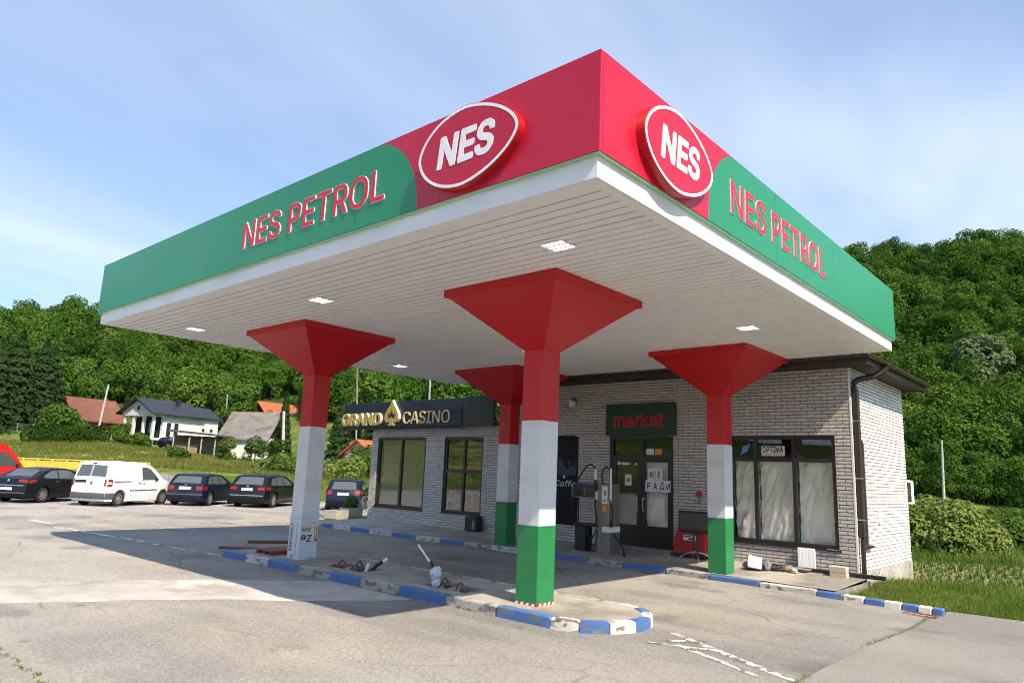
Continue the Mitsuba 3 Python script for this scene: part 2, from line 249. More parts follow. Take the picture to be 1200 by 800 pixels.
def Hlow(x, y):
    z = H(x, y); ins = shapely.contains_xy(hard.buffer(.05), np.ravel(x), np.ravel(y)).reshape(np.shape(x))
    near = shapely.contains_xy(hard.buffer(.9), np.ravel(x), np.ravel(y)).reshape(np.shape(x)) & ~ins
    return np.where(ins, np.minimum(z, g0(x, y))-.25, np.where(near, np.minimum(z, g0(x, y)-.01), z))
rs = np.concatenate([np.linspace(2, 40, 90), np.geomspace(41, 800, 100)])
az_ = np.radians(np.concatenate([np.arange(-8, 96, .5), np.arange(96, 352, 4.)]))
R_, A_ = np.meshgrid(rs, az_, indexing='ij'); X_, Y_ = CAM[0]+R_*np.cos(A_), CAM[1]+R_*np.sin(A_)
Z_ = Hlow(X_, Y_); V = np.stack([X_, Y_, Z_], -1).reshape(-1, 3); na = len(az_)
i, j = np.meshgrid(np.arange(len(rs)-1), np.arange(na), indexing='ij')
Q = np.stack([i*na+j, (i+1)*na+j, (i+1)*na+(j+1) % na, i*na+(j+1) % na], -1).reshape(-1, 4)
V = np.vstack([V, [[CAM[0], CAM[1], -.4]]]); F = np.vstack([Q[:, [0, 1, 2]], Q[:, [0, 2, 3]], np.stack([np.full(na, len(V)-1), np.arange(na), (np.arange(na)+1) % na], 1)])
def ground_fn(p, n, uv):
    a = fbm(p.x*.35, p.y*.35, 1., 4); b = fbm(p.x*3, p.y*3, 2., 3)
    g = mix((.045, .085, .014), (.115, .140, .030), smoothstep(.3, .7, a))
    g = mix(g, (.19, .16, .075), smoothstep(.52, .72, fbm(p.x*.16+2, p.y*.5, 5., 4))*.6)*(.6+.8*b)
    fld = smoothstep(9.5, 11, p.x)*smoothstep(36, 31, p.x)*smoothstep(1.5, .2, p.y)       # bare soil of the maize field
    s = mix((.17, .14, .085), (.24, .20, .12), fbm(p.x*1.2, p.y*1.2, 3., 4))*(.7+.6*b)
    g = mix(g, mix(s, g, .25), fld*.85)
    d = dr.sqrt(dr.square(p.x-CAM[0])+dr.square(p.y-CAM[1]))
    return mix(g, (.03, .06, .012), smoothstep(120, 145, d)*.8)
mat('ground_cover', pr(proc(ground_fn), .95, spec=.1))
tag(add('ground', trimesh.Trimesh(V, F, process=False), 'ground_cover', smooth=True), 'green meadow, maize field and wooded hillsides round the filling station', 'ground', kind='structure')
tag(add('forecourt', gridpoly(LOT, 1.5, lambda x, y: g0(x, y)), 'asphalt', smooth=True), 'worn grey asphalt of the forecourt and the car park', 'forecourt', kind='structure')
tag(add('road', gridpoly(ROAD, 1.5, lambda x, y: g0(x, y)-.002), 'road_asphalt', smooth=True), 'smoother grey asphalt road at the lower right', 'road', kind='structure')
ST = Polygon([(x_, 18.1+(x_+22)*(4.0-18.1)/21.32+.09*math.sin(x_*2.1)+.05*math.sin(x_*5.3)) for x_ in np.arange(-22, -.67, .3)]+[(x_, 15.9+(x_+22)*(1.75-15.9)/21.32+.12*math.sin(x_*1.7+1)+.05*math.sin(x_*6.1)) for x_ in np.arange(-.7, -22.01, -.3)])
tag(add('concrete_strip', gridpoly(ST, 1., lambda x, y: g0(x, y)+.004), 'strip_concrete', smooth=True), 'pale concrete strip across the forecourt', 'pavement', kind='structure')
rng = np.random.default_rng(7)
def ribbon(pts, w, z=.006, jit=.0):
    p = np.array(pts, float); t = np.gradient(p, axis=0); t /= np.linalg.norm(t, axis=1, keepdims=True); nn = np.stack([-t[:, 1], t[:, 0]], 1)
    ww = w*(1+jit*(rng.random(len(p))-.5))[:, None]/2; L = p+nn*ww; Rr = p-nn*ww; v = np.vstack([L, Rr]); k = len(p)
    f = [q for a in range(k-1) for q in ([a, k+a, k+a+1], [a, k+a+1, a+1])]
    return trimesh.Trimesh(np.column_stack([v, g0(v[:, 0], v[:, 1])+z]), f, process=False)
def lerp(a, b, n): return [tuple(np.array(a)+(np.array(b)-np.array(a))*i/n) for i in range(n+1)]
mk = thing('road_marking', 'worn white line painted on the asphalt left of the island', 'road marking'); tag(mk, kind='structure')
add(mk+'__line', ribbon(lerp((-1.27, 16.1), (-.62, 8.0), 20), .16, jit=.3), 'road_paint'); add(mk+'__line', ribbon(lerp((-1.15, 19.), (-1.02, 17.3), 6), .16, jit=.3), 'road_paint')
mk = thing('road_marking', 'worn white hatched paint on the asphalt beyond the round end of the island', 'road marking'); tag(mk, kind='structure')
add(mk+'__line', ribbon(lerp((.42, -1.95), (-.62, -3.86), 40), .10, jit=.5), 'line_paint')
add(mk+'__line', ribbon(lerp((-.12, -2.3), (-.72, -3.5), 14), .07, jit=.7), 'road_paint'); add(mk+'__line', ribbon(lerp((-.05, -2.1), (.32, -2.45), 8), .09, jit=.6), 'road_paint')
add(mk+'__line', ribbon(lerp((-.3, -2.0), (-.02, -2.75), 8), .08, jit=.9), 'road_paint')
mk = thing('road_marking', 'faint white worn line along the right side of the island', 'road marking'); tag(mk, kind='structure')
for y_ in (-.3, .75, 2.0): add(mk+'__line', ribbon(lerp((1.42, y_), (1.42, y_+.5), 4), .09, jit=.6), 'road_paint')
# ------------------------------------------------------------------ pump island
IX0, IX1, IC, IR, IY1 = -.63, 1.08, .225, .855, 7.83
def island_outline(off=0.):
    a = np.linspace(PI, 2*PI, 25); r = IR-off; yc = -.78
    return Polygon([(IX0+off, IY1-off)]+[(IC+r*math.cos(t), yc+r*math.sin(t)) for t in a]+[(IX1-off, IY1-off)])
isl = thing('pump_island', 'raised concrete pump island edged with blue and white kerb stones', 'traffic island'); tag(isl, kind='structure')
pits = [sbox(-.2, 3.8, .36, 4.8), sbox(-.2, 1.2, .34, 2.15)]
slab = island_outline(.151)
for p_ in pits: slab = slab.difference(p_)
m = ext(slab, .26); m.apply_translation((0, 0, -.13)); add(isl+'__slab', m, 'concrete')
for p_ in pits:
    x0, y0, x1, y1 = p_.bounds
    add(isl+'__pit', cat([box(x0, x1, y0, y1, -.32, -.30), box(x0-.02, x0, y0, y1, -.3, .1), box(x1, x1+.02, y0, y1, -.3, .1), box(x0, x1, y0-.02, y0, -.3, .1), box(x0, x1, y1, y1+.02, -.3, .1)]), 'soil')
def stone(x0, x1, y0, y1, z0, z1): return cbox(x0, x1, y0, y1, z0, z1, .018)
ys = [7.83, 6.95, 6.08, 5.02, 4.05, 3.2, 2.2, 1.17, .16, -.78]
for k in range(len(ys)-1):
    w_ = ['kerb_blue', 'kerb_white', 'kerb_blue', 'kerb_grey', 'kerb_blue', 'kerb_grey', 'kerb_blue', 'kerb_grey', 'kerb_blue'][k]
    d_ = rng.uniform(-.006, .006)
    add(isl+'__kerb_stone', stone(IX0+d_, IX0+.15, ys[k+1]+.006, ys[k]-.006, -.15, .14+rng.uniform(-.004, .004)), w_)
    add(isl+'__kerb_stone', stone(IX1-.15, IX1, ys[k+1]+.006, ys[k]-.006, -.15, .135), 'kerb_grey')
for k in range(3): add(isl+'__kerb_stone', stone(IX0+.152+k*.47, IX0+.152+k*.47+.455, IY1-.15, IY1, -.15, .13), 'kerb_grey')
angs = [180, 207, 233, 260, 286, 312, 336, 360]; cols = ['kerb_bright_white', 'kerb_blue', 'kerb_bright_white', 'kerb_blue', 'kerb_bright_white', 'kerb_blue', 'kerb_bright_white']
for k in range(7):
    a = np.radians(np.linspace(angs[k]+.5, angs[k+1]-.5, 6)); P = [(IC+IR*math.cos(t), -.78+IR*math.sin(t)) for t in a]+[(IC+(IR-.15)*math.cos(t), -.78+(IR-.15)*math.sin(t)) for t in a[::-1]]
    P = Polygon(P); m = ext(P, .275); m.apply_translation((0, 0, -.15)); m2 = ext(P.buffer(-.015), .015); m2.apply_translation((0, 0, .125))
    lo = m.vertices; pts = np.vstack([[(*q, -.15) for q in P.exterior.coords], [(*q, .122) for q in P.exterior.coords], [(*q, .14) for q in P.buffer(-.016).exterior.coords]])
    add(isl+'__kerb_stone', cat([m, m2]) if k in () else cat([m, ext(P.buffer(-.012), .002).apply_translation((0, 0, .125)), ext(P.buffer(-.018), .012).apply_translation((0, 0, .127))]), cols[k])
def bent(pts, r, n=8):
    p = np.array(pts, float); t = np.linspace(0, len(p)-1, 6*(len(p)-1)+1)
    from scipy.interpolate import CubicSpline
    return tube(CubicSpline(np.arange(len(p)), p)(t) if len(p) > 2 else np.array(pts), r, n)
# hoses, pipes and rubble in the two pits
h = thing('pipe_stub', 'short black and white pipe stub slanting out of the left pit of the island', 'pipe'); add(h+'__sleeve', bent([(.12, 3.92, .0), (.18, 3.86, .17), (.3, 3.78, .27)], .033), 'rubber'); add(h+'__tip', bent([(.3, 3.78, .27), (.37, 3.74, .33)], .03), 'white_plastic'); add(h+'__collar', bent([(.1, 4.0, .08), (.14, 3.97, .24)], .03), 'white_plastic')
h = thing('pipe_stub', 'long pale pipe leaning up from the plastic bag in the right pit', 'pipe'); add(h+'__sleeve', bent([(.02, 2.08, .1), (.0, 2.12, .36), (-.03, 2.18, .47)], .022), 'rubber'); add(h+'__tip', bent([(-.03, 2.18, .46), (-.13, 2.38, .72)], .017), 'white_plastic')
def blob(c, r, seed, amp=.35, sub=3, fr=3.):
    m = trimesh.creation.icosphere(subdivisions=sub, radius=1.); v = m.vertices; k = 1+amp*(meshkit.fbm(v*fr+seed, 3, seed)-.5)*2
    m.vertices = v*k[:, None]*np.array(r)+np.array(c); return m
h = thing('plastic_bag', 'crumpled white plastic bag tied round the pipe in the right pit', 'bag'); add(h+'__upper', blob((.02, 2.07, .3), (.085, .085, .1), 3, .5), 'polythene', smooth=40); add(h+'__lower', blob((.02, 2.07, .15), (.06, .07, .1), 5, .5), 'polythene', smooth=40)
for pi_, (x0, y0, x1, y1) in enumerate([p_.bounds for p_ in pits]):
    sd = ['left', 'right'][pi_]
    for k in range(5):
        x_, y_ = rng.uniform(x0+.1, x1-.1), y1-.15-(y1-y0-.3)*(k+rng.uniform(-.2, .2))/4; a = rng.uniform(0, PI); l = rng.uniform(.12, .22)
        tag(add('bent_rod', bent([(x_-l*math.cos(a), y_-l*math.sin(a), -.05), (x_, y_, rng.uniform(.12, .22)), (x_+l*.6*math.cos(a+.5), y_+l*.6*math.sin(a+.5), .12)], .013), ['rust', 'dull_grey', 'rubber'][k % 3]), f'bent scrap pipe, {["leftmost", "second from the left", "middle one", "fourth from the left", "rightmost"][k]} in the {sd} pit of the island', 'pipe', f'scrap pipes in the {sd} pit')
    for k in range(4):
        y_ = y1-.12-k*(y1-y0-.2)/4; x_ = rng.uniform(x0+.12, x1-.15); m = cbox(-.06, .06, -.1, .1, -.04, .04, .01); m.apply_transform(trimesh.transformations.euler_matrix(rng.uniform(-.5, .5), rng.uniform(-.5, .5), rng.uniform(0, 3))); m.apply_translation((x_, y_, .08))
        tag(add('rubble_piece', m, ['rust', 'wood', 'concrete'][k % 3]), f'lump of rubble, {["leftmost", "second from the left", "third from the left", "rightmost"][k]} in the {sd} pit of the island', 'rubble', f'rubble in the {sd} pit')
m = cbox(-.75, .75, -.05, .05, 0, .05); m.apply_transform(trimesh.transformations.rotation_matrix(-.9, (0, 0, 1))); m.apply_translation((.2, 8.15, .06)); tag(add('rusty_beam', m, 'rust'), 'rusty brown beam lying behind the left end of the island', 'beam')
m = cbox(-.5, .5, -.06, .06, 0, .06); m.apply_transform(trimesh.transformations.rotation_matrix(-.5, (0, 0, 1))); m.apply_translation((.75, 8.35, .16)); tag(add('rusty_beam', m, 'rust'), 'short dark beam lying across the rusty brown beam', 'beam')
pl = thing('pallet', 'low reddish wooden pallet lying on the left end of the island', 'pallet')
for k in range(4): add(pl+'__board', cbox(-.28+k*.2, -.28+k*.2+.185, 6.55, 7.15, .195, .22, .004), 'red_brown')
for k in range(3): add(pl+'__bearer', box(-.28, .5, 6.56+k*.25, 6.64+k*.25, .132, .195), 'rust')
# ------------------------------------------------------------------ station pavement
pv = thing('pavement', 'raised concrete pavement in front of the station building with a blue and white kerb', 'pavement'); tag(pv, kind='structure')
pvz = lambda x, y: .11+(np.asarray(x)-5.73)*.027-.03*np.clip((.5-np.asarray(y))/3, 0, 1)
m = gridpoly(PAVE, .6, pvz); add(pv+'__slab', m, 'concrete', smooth=True)
add(pv+'__slab', box(5.74, 8, -2.31, -2.29, -.3, .074), 'concrete')
KB = [14.4, 13.8, 13.5, 12.95, 12.0, 11.05, 10.0, 8.95, 7.95, 7.05, 6.05, 5.05, 4.1, 3.08, 2.1, 1.05, .1, -.95, -2.0, -2.45, -2.8, -3.1, -3.38, -3.62, -3.83, -4.0]
KC = 'bwbwbwbwbgwgbgbgbwbwbwbwb'
for k in range(len(KB)-1):
    ym = (KB[k]+KB[k+1])/2; zt = float(.118-.08*np.clip((.8-ym)/4.5, 0, 1)); zb = float(g0(5.6, ym))
    hgt = max(zt, zb+.09)
    add(pv+'__kerb_stone', stone(5.58+rng.uniform(-.006, .006), 5.728, KB[k+1]+.005, KB[k]-.005, zb-.15, hgt), {'b': 'kerb_blue', 'w': 'kerb_bright_white' if ym < -1.8 else 'kerb_white', 'g': 'kerb_grey'}[KC[k]])
gd = thing('drain_grate', 'small iron drain grate in the asphalt at the right end of the kerb', 'drain'); gz = float(g0(5.4, -3.7))
add(gd+'__frame', cat([box(5.22, 5.26, -3.95, -3.45, gz, gz+.012), box(5.48, 5.52, -3.95, -3.45, gz, gz+.012), box(5.26, 5.48, -3.95, -3.92, gz, gz+.012), box(5.26, 5.48, -3.48, -3.45, gz, gz+.012)]), 'rust')
for k in range(5): add(gd+'__bar', box(5.26, 5.48, -3.9+k*.09, -3.87+k*.09, gz+.001, gz+.009), 'rust')
# ------------------------------------------------------------------ canopy columns
def column(cx, cy, z0, desc, wrap=False):
    k = thing('canopy_column', desc, 'column', 'columns holding up the canopy'); w = .193
    def seg(name, za, zb, m, ww=w): add(k+'__'+name, cbox(cx-ww, cx+ww, cy-ww, cy+ww, za, zb, .006), m)
    if wrap: seg('white_shaft', z0, 2.69, 'column_white')
    else: seg('green_base', z0, 1.2, 'column_green', w+.002); seg('white_shaft', 1.2, 2.69, 'column_white')
    seg('red_shaft', 2.69, 3.735, 'column_red', w+.001)
    c = 1.078; v = [(-w, -w, 3.735), (w, -w, 3.735), (w, w, 3.735), (-w, w, 3.735), (-c+.035, -c+.035, 4.5), (c-.035, -c+.035, 4.5), (c-.035, c-.035, 4.5), (-c+.035, c-.035, 4.5)]
    m = trimesh.convex.convex_hull(np.array(v)); m.apply_translation((cx, cy, 0)); add(k+'__capital', m, 'column_red')
    add(k+'__capital_lip', cat([box(cx-c, cx+c, cy-c, cy-c+.03, 4.49, 4.598), box(cx-c, cx+c, cy+c-.03, cy+c, 4.49, 4.598), box(cx-c, cx-c+.03, cy-c+.03, cy+c-.03, 4.49, 4.598), box(cx+c-.03, cx+c, cy-c+.03, cy+c-.03, 4.49, 4.598)]), 'column_red')
    return k
CA, CB = 5.93, 5.991
kN = column(0, 0, .10, 'nearest red, white and green column, striped tape round its foot')
kL = column(0, CA, .10, 'red and white column whose foot is wrapped in a printed sheet, on the left of the island', True)
kR = column(CB, 0, .08, 'red, white and green column on the pavement right of the market door')
kB = column(CB, CA, .10, 'red, white and green column in front of the casino wing, partly hidden behind the nearest column')
# striped tape at the foot of the nearest column
tp = [[], []]; n_ = 8; w_ = .193+.006; dxy = 2*w_/n_
for s in range(n_):
    for q in range(2):
        a0 = -w_+s*dxy; a1 = a0+dxy; z0_, z1_ = .131, .162; sh = .02
        quad = [(a0, z0_), (a1, z0_), (min(a1+sh, w_), z1_), (min(a0+sh, w_), z1_)]
        pts = [(x, -w_, z) for x, z in quad] if q == 0 else [(-w_, -x, z) for x, z in quad]
        tp[(s+q) % 2].append(trimesh.Trimesh(pts, [[0, 1, 2], [0, 2, 3]], process=False))
add(kN+'__red_tape', cat(tp[0]), 'letter_red'); add(kN+'__white_tape', cat(tp[1]), 'letter_white')
# printed wrap of the left column (print stands upside down)
ww = .197; add(kL+'__printed_sheet', cat([box(-ww, ww, CA-ww, CA-ww+.004, .13, 1.02), box(-ww, -ww+.004, CA-ww+.004, CA+ww, .13, .96)]), 'wrap_pale')
def flip(ls, w, h):        # turn a string upside down
    g = union_all(ls); b = g.bounds; g = affinity.rotate(g, 180, origin=((b[0]+b[2])/2, (b[1]+b[3])/2)); b = g.bounds
    return affinity.affine_transform(g, [w/(b[2]-b[0]), 0, 0, h/(b[3]-b[1]), -b[0]*w/(b[2]-b[0]), -b[1]*h/(b[3]-b[1])])
yF = CA-ww-.001
for txt, x, z, w, h_, m_ in (('ALUM', -.17, .655, .2, .065, 'ink'), ('Ze', -.175, .46, .24, .135, 'black_paint'), ('ALU', -.02, .80, .17, .025, 'dull_grey'), ('ALU 01', -.06, .145, .2, .022, 'dull_grey')):
    add(kL+'__print', onY(ext(flip(letters(txt, .1, True), w, h_), .002), x, yF, z), m_)
add(kL+'__print', onY(cat([ext(sbox(-.18, .735, .19, .752), .002), ext(sbox(.115, .52, .19, .73), .002)]), 0, yF, 0), 'wrap_orange')
add(kL+'__print', onY(ext(sbox(.135, .56, .16, .69), .0022), 0, yF-.001, 0), 'wrap_pale'); add(kL+'__print', onY(ext(Polygon([(.12, .46), (.19, .47), (.19, .52), (.15, .5)]), .002), 0, yF, 0), 'black_paint')
for i_, (z_, c_) in enumerate(((.33, 'ink'), (.20, 'dull_grey'))): add(kL+'__print', onY(ext(sbox(-.1, z_-.08, .17, z_-.075), .002), 0, yF, 0), 'dull_grey')
xF = -ww-.001
g = union_all(letters('EZEUBELT', .1, True)); g = affinity.rotate(g, 90, origin=(0, 0)); b = g.bounds; g = affinity.affine_transform(g, [.085/(b[2]-b[0]), 0, 0, .52/(b[3]-b[1]), -b[0]*.085/(b[2]-b[0]), -b[1]*.52/(b[3]-b[1])])
add(kL+'__print', onX(ext(g, .002), xF, CA+.15, .28), 'black_paint')
g = union_all(letters('ALUMINIJUM PVC', .1)); g = affinity.rotate(g, 90, origin=(0, 0)); b = g.bounds; g = affinity.affine_transform(g, [.035/(b[2]-b[0]), 0, 0, .62/(b[3]-b[1]), -b[0]*.035/(b[2]-b[0]), -b[1]*.62/(b[3]-b[1])])
add(kL+'__print', onX(ext(g, .002), xF, CA-.06, .2), 'ink'); add(kL+'__print', onX(ext(sbox(0, 0, .12, .06), .002), xF, CA+.1, .15), 'wrap_orange')
# ------------------------------------------------------------------ canopy
cp = thing('canopy', 'flat filling station canopy with red and green fascia and white slatted soffit', 'canopy')
OX0, OX1, OY0, OY1, FZ0, FZ1 = -3.19, 7.172, -3.19, 9.241, 4.823, 5.84
def quarter(cx, r, h, s):   # green panel's curved end: points from the top (cx) to the foot (cx + s*r)
    return [(cx+s*r*math.sin(t), h*math.cos(t)) for t in np.linspace(0, PI/2, 20)]
Hh = FZ1-FZ0
# left face, local x = OY1 - Y
LL = OY1-OY0; gx = OY1-.19
green = Polygon([(0, 0), (0, Hh)]+quarter(gx, .87, Hh, 1)); red = sbox(0, 0, LL, Hh).difference(green.buffer(1e-4))
def panels(shape, cuts, place, m):
    for a, b in zip(cuts[:-1], cuts[1:]):
        for p in polys(shape.intersection(sbox(a+.0025, -1, b-.0025, 3))):
            if p.area > .02: add(cp+'__fascia_panel', place(ext(p, .05)), m)
toL = lambda m: onX(m, OX0+.05, OY1, FZ0); toR = lambda m: onY(m, OX0, OY0+.05, FZ0)
panels(green, [0, 2.4, 4.8, 7.2, 8.75, 10.], toL, 'fascia_green'); panels(red, [8, 10.3, LL], toL, 'fascia_red')
LR = OX1-OX0; gx = -.244-OX0
greenR = Polygon([(LR, 0), (LR, Hh)]+quarter(gx, .77, Hh, -1)); redR = sbox(0.05, 0, LR, Hh).difference(greenR.buffer(1e-4))
panels(greenR, [1., 4.2, 6.6, 9.0, LR], toR, 'fascia_green'); panels(redR, [0.045, 1.6, 4.], toR, 'fascia_red')
add(cp+'__fascia_panel', box(OX1-.05, OX1, OY0+.05, OY1, FZ0, FZ1), 'fascia_green'); add(cp+'__fascia_panel', box(OX0+.05, OX1-.05, OY1-.05, OY1, FZ0, FZ1), 'fascia_green')
add(cp+'__fascia_return', cat([box(OX0+.01, OX0+.06, OY0+.01, OY1-.01, FZ0-.012, FZ0-.002), box(OX0+.06, OX1-.01, OY0+.01, OY0+.06, FZ0-.012, FZ0-.002)]), 'return_reflection_green')  # pale green holds the reflection along the fascia's bottom edge
I = .062; S = 4.6
add(cp+'__white_band', cat([box(OX0+I, OX0+I+.03, OY0+I, OY1-I, S, FZ0+.1), box(OX1-I-.03, OX1-I, OY0+I, OY1-I, S, FZ0+.1), box(OX0+I+.03, OX1-I-.03, OY0+I, OY0+I+.03, S, FZ0+.1), box(OX0+I+.03, OX1-I-.03, OY1-I-.03, OY1-I, S, FZ0+.1)]), 'white_sheet')
add(cp+'__roof_sheet', box(OX0+.055, OX1-.055, OY0+.055, OY1-.055, 5.6, 5.64), 'dull_grey')
# soffit of narrow slats running along Y
a0, a1, b0, b1 = OX0+I+.03, OX1-I-.03, OY0+I+.03, OY1-I-.03
add(cp+'__soffit_trim', cat([box(a0, a0+.11, b0, b1, S-.004, S+.07), box(a1-.11, a1, b0, b1, S-.004, S+.012), box(a0+.11, a1-.11, b0, b0+.11, S-.004, S+.07), box(a0+.11, a1-.11, b1-.05, b1, S-.004, S+.07)]), 'soffit_white')
add(cp+'__backing_sheet', box(a0, a1, b0, b1, S+.04, S+.055), 'dark_gap')
LAMPS = [(x, y) for x in (-1.79, 3.65) for y in (-1.66, 3.26, 7.77)]
x = a0+.11; n_s = 62; pitch = (a1-a0-.22)/n_s
for k in range(n_s):
    s0 = x+k*pitch; gap = .012 if k % 6 == 0 else .004
    e0, e1 = s0+gap, s0+pitch-.002
    for yy0, yy1 in ((b0+.11, 3.02), (3.026, b1-.05)):
        prof = Polygon([(e0, S+.03), (e0, S+.006), (e0+.016, S), (e1-.028, S), (e1-.026, S+.006), (e1-.026, S+.03)])
        m = ext(prof, yy1-yy0); v = m.vertices; m = trimesh.Trimesh(np.stack([v[:, 0], yy0+v[:, 2], v[:, 1]], 1), m.faces[:, ::-1], process=False)
        cut = [(lx, ly) for lx, ly in LAMPS if False]
        add(cp+'__soffit_slat', m, 'soffit_white'); add(cp+'__soffit_shade_strip', box(e1-.0255, s0+pitch+(.012 if (k+1) % 6 == 0 else .004)-.0005, yy0, yy1, S+.005, S+.012), 'soffit_shade_grey')  # flush grey strips put the shading of the ribs into colour
scene['lamp_lens'] = {'type': 'diffuse', 'reflectance': rgb(.8, .8, .8)}
nm = ['nearest to the canopy corner', 'second along the left edge', 'farthest along the left edge', 'right of the nearest column', 'behind the nearest column', 'above the casino sign']
for k, (lx, ly) in enumerate(LAMPS):
    q = thing('ceiling_light', f'square white lamp lit in the canopy soffit, {nm[k]}', 'lamp', 'lamps in the canopy soffit')
    w_ = .165; t_ = .012; add(q+'__frame', cat([box(lx-w_, lx+w_, ly-w_, ly-w_+t_, S-.02, S-.004), box(lx-w_, lx+w_, ly+w_-t_, ly+w_, S-.02, S-.004), box(lx-w_, lx-w_+t_, ly-w_+t_, ly+w_-t_, S-.02, S-.004), box(lx+w_-t_, lx+w_, ly-w_+t_, ly+w_-t_, S-.02, S-.004)]+[box(lx-.068+.1*i, lx-.036+.1*i, ly-w_+t_, ly+w_-t_, S-.02, S-.004) for i in range(2)]), 'white_plastic')
    m = cat([trimesh.Trimesh([(lx-.137+.1*i, ly-.15, S-.012), (lx-.137+.1*i+.07, ly-.15, S-.012), (lx-.137+.1*i+.07, ly+.15, S-.012), (lx-.137+.1*i, ly+.15, S-.012)], [[0, 2, 1], [0, 3, 2]], process=False) for i in range(3)])
    kk = add(q+'__diffuser', m, 'lamp_lens'); scene[kk]['emitter'] = {'type': 'area', 'radiance': {'type': 'rgb', 'value': [.9, .92, .95]}}
# lettering on the fascia
def put(ls, place, key, m, d, out=0., base=0.):
    for l in ls:
        g = l.buffer(out) if out else l
        mm = ext(g, d); mm.apply_translation((0, 0, base)); add(key, place(mm), m)
pet = fit(letters('NES PETROL', .40, False), 3.4); pet = [l.buffer(.003) for l in pet]
pl_ = lambda m: onX(m, OX0-.001, 3.33, 5.10); pr_ = lambda m: onY(m, .0, OY0-.001, 5.10)
put(pet, pl_, cp+'__letter_edge', 'letter_white', .012, .007); put(pet, pl_, cp+'__letter', 'letter_red', .004, .002, .012)
petR = fit(letters('NES PETROL', .42, False), 3.4); petR = [l.buffer(.003) for l in petR]
put(petR, lambda m: onY(m, -.42, OY0-.001, 5.10), cp+'__letter_edge', 'letter_white', .012, .007); put(petR, lambda m: onY(m, -.42, OY0-.001, 5.10), cp+'__letter', 'letter_red', .004, .002, .012)
def egg(a, b, sk):
    return Polygon([(a*math.copysign(abs(math.cos(t))**1.12, math.cos(t)), b*math.copysign(abs(math.sin(t))**1.12, math.sin(t))*(1-sk*math.cos(t))) for t in np.linspace(0, 2*PI, 96, endpoint=False)])
def oval(place, a, b, lab):
    k = thing('oval_sign', lab, 'sign', 'oval logo signs on the fascia')
    E = egg(a, b, .10).buffer(-.06).buffer(.06, 32)
    add(k+'__body', place(ext(E, .09)), 'sign_side_red', smooth=30)
    m = ext(E.buffer(-.012), .006); m.apply_translation((0, 0, .09)); add(k+'__face', place(m), 'fascia_red')
    m = ext(E.buffer(-.012).difference(E.buffer(-.045)), .004); m.apply_translation((0, 0, .096)); add(k+'__rim', place(m), 'letter_white')
    ls = [affinity.affine_transform(l, [1, .12, 0, 1, 0, 0]) for l in fit(letters('NES', .34, True), a*1.08)]
    for l in ls: m = ext(l.buffer(.008), .006); m.apply_translation((-a*.56, -.17, .096)); add(k+'__letter', place(m), 'letter_white')
oval(lambda m: onX(m, OX0-.002, -1.53, 5.33), .755, .465, 'white rimmed red oval sign on the left hand fascia')
oval(lambda m: onY(m, -1.83, OY0-.002, 5.28), .745, .46, 'white rimmed red oval sign on the right hand fascia')
# ------------------------------------------------------------------ station building
sb = thing('station_building', 'low station building faced with pale bricks, with market and casino wing', 'building')
FX = 8.0; BY0, BYm, BY1, BX1 = -2.05, 8.15, 14.36, 12.45; WZ = 4.62; WW = 3.36
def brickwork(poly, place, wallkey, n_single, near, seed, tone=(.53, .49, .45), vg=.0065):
    """courses of bricks clipped to the polygon (local x to the right, y up); place: mesh -> world"""
    r = np.random.default_rng(seed); x0, y0, x1, y1 = poly.bounds; pe = poly.buffer(1e-6); L, hC = .29, .077; items = []
    shp = shapely.prepared.prep(pe)
    for c in range(int((y1-y0)/hC)+1):
        yb = y0+c*hC; xs = x0-(L/2 if c % 2 else 0)
        while xs < x1:
            q = sbox(max(xs+vg, x0), yb+.007, min(xs+L-vg, x1), min(yb+hC-.009, y1)) if xs+L-.005 > x0+.01 and min(yb+hC-.006, y1) > yb+.01 else None; xs += L
            if q is None or q.area < 4e-4: continue
            if not shp.contains(q):
                gg = [p for p in polys(q.intersection(pe)) if p.area > 6e-4]
                if not gg: continue
                q = gg[0]
            bx0, by0, bx1, by1 = q.bounds; items.append((bx0, by0, bx1, by1))
    def one(b, d):
        m = trimesh.Trimesh([(b[0], b[1], 0), (b[2], b[1], 0), (b[2], b[3], 0), (b[0], b[3], 0), (b[0]+.003, b[1]+.003, d), (b[2]-.003, b[1]+.003, d), (b[2]-.003, b[3]-.003, d), (b[0]+.003, b[3]-.003, d)],
                            [[4, 5, 6], [4, 6, 7], [0, 1, 5], [0, 5, 4], [1, 2, 6], [1, 6, 5], [2, 3, 7], [2, 7, 6], [3, 0, 4], [3, 4, 7]], process=False)
        return m
    order = sorted(range(len(items)), key=lambda k: (items[k][0]-near[0])**2+(items[k][1]-near[1])**2); single = set(order[:n_single]); rest, rc = [], []
    for k, b in enumerate(items):
        t = r.normal(0, 1); col = np.clip(np.array(tone)*(1+.06*t)+r.normal(0, .012, 3), .25, .8); m = one(b, .010+r.uniform(-.002, .003))
        if k in single: m = place(m); add(wallkey+'__brick', m, 'brick', color=np.tile(col, (8, 1)))
        else: rest.append(m); rc.append(np.tile(col, (8, 1)))
    kk = add(wallkey+'__brick_courses', place(cat(rest)), 'brick', color=np.vstack(rc)); tag(kk, kind='stuff')
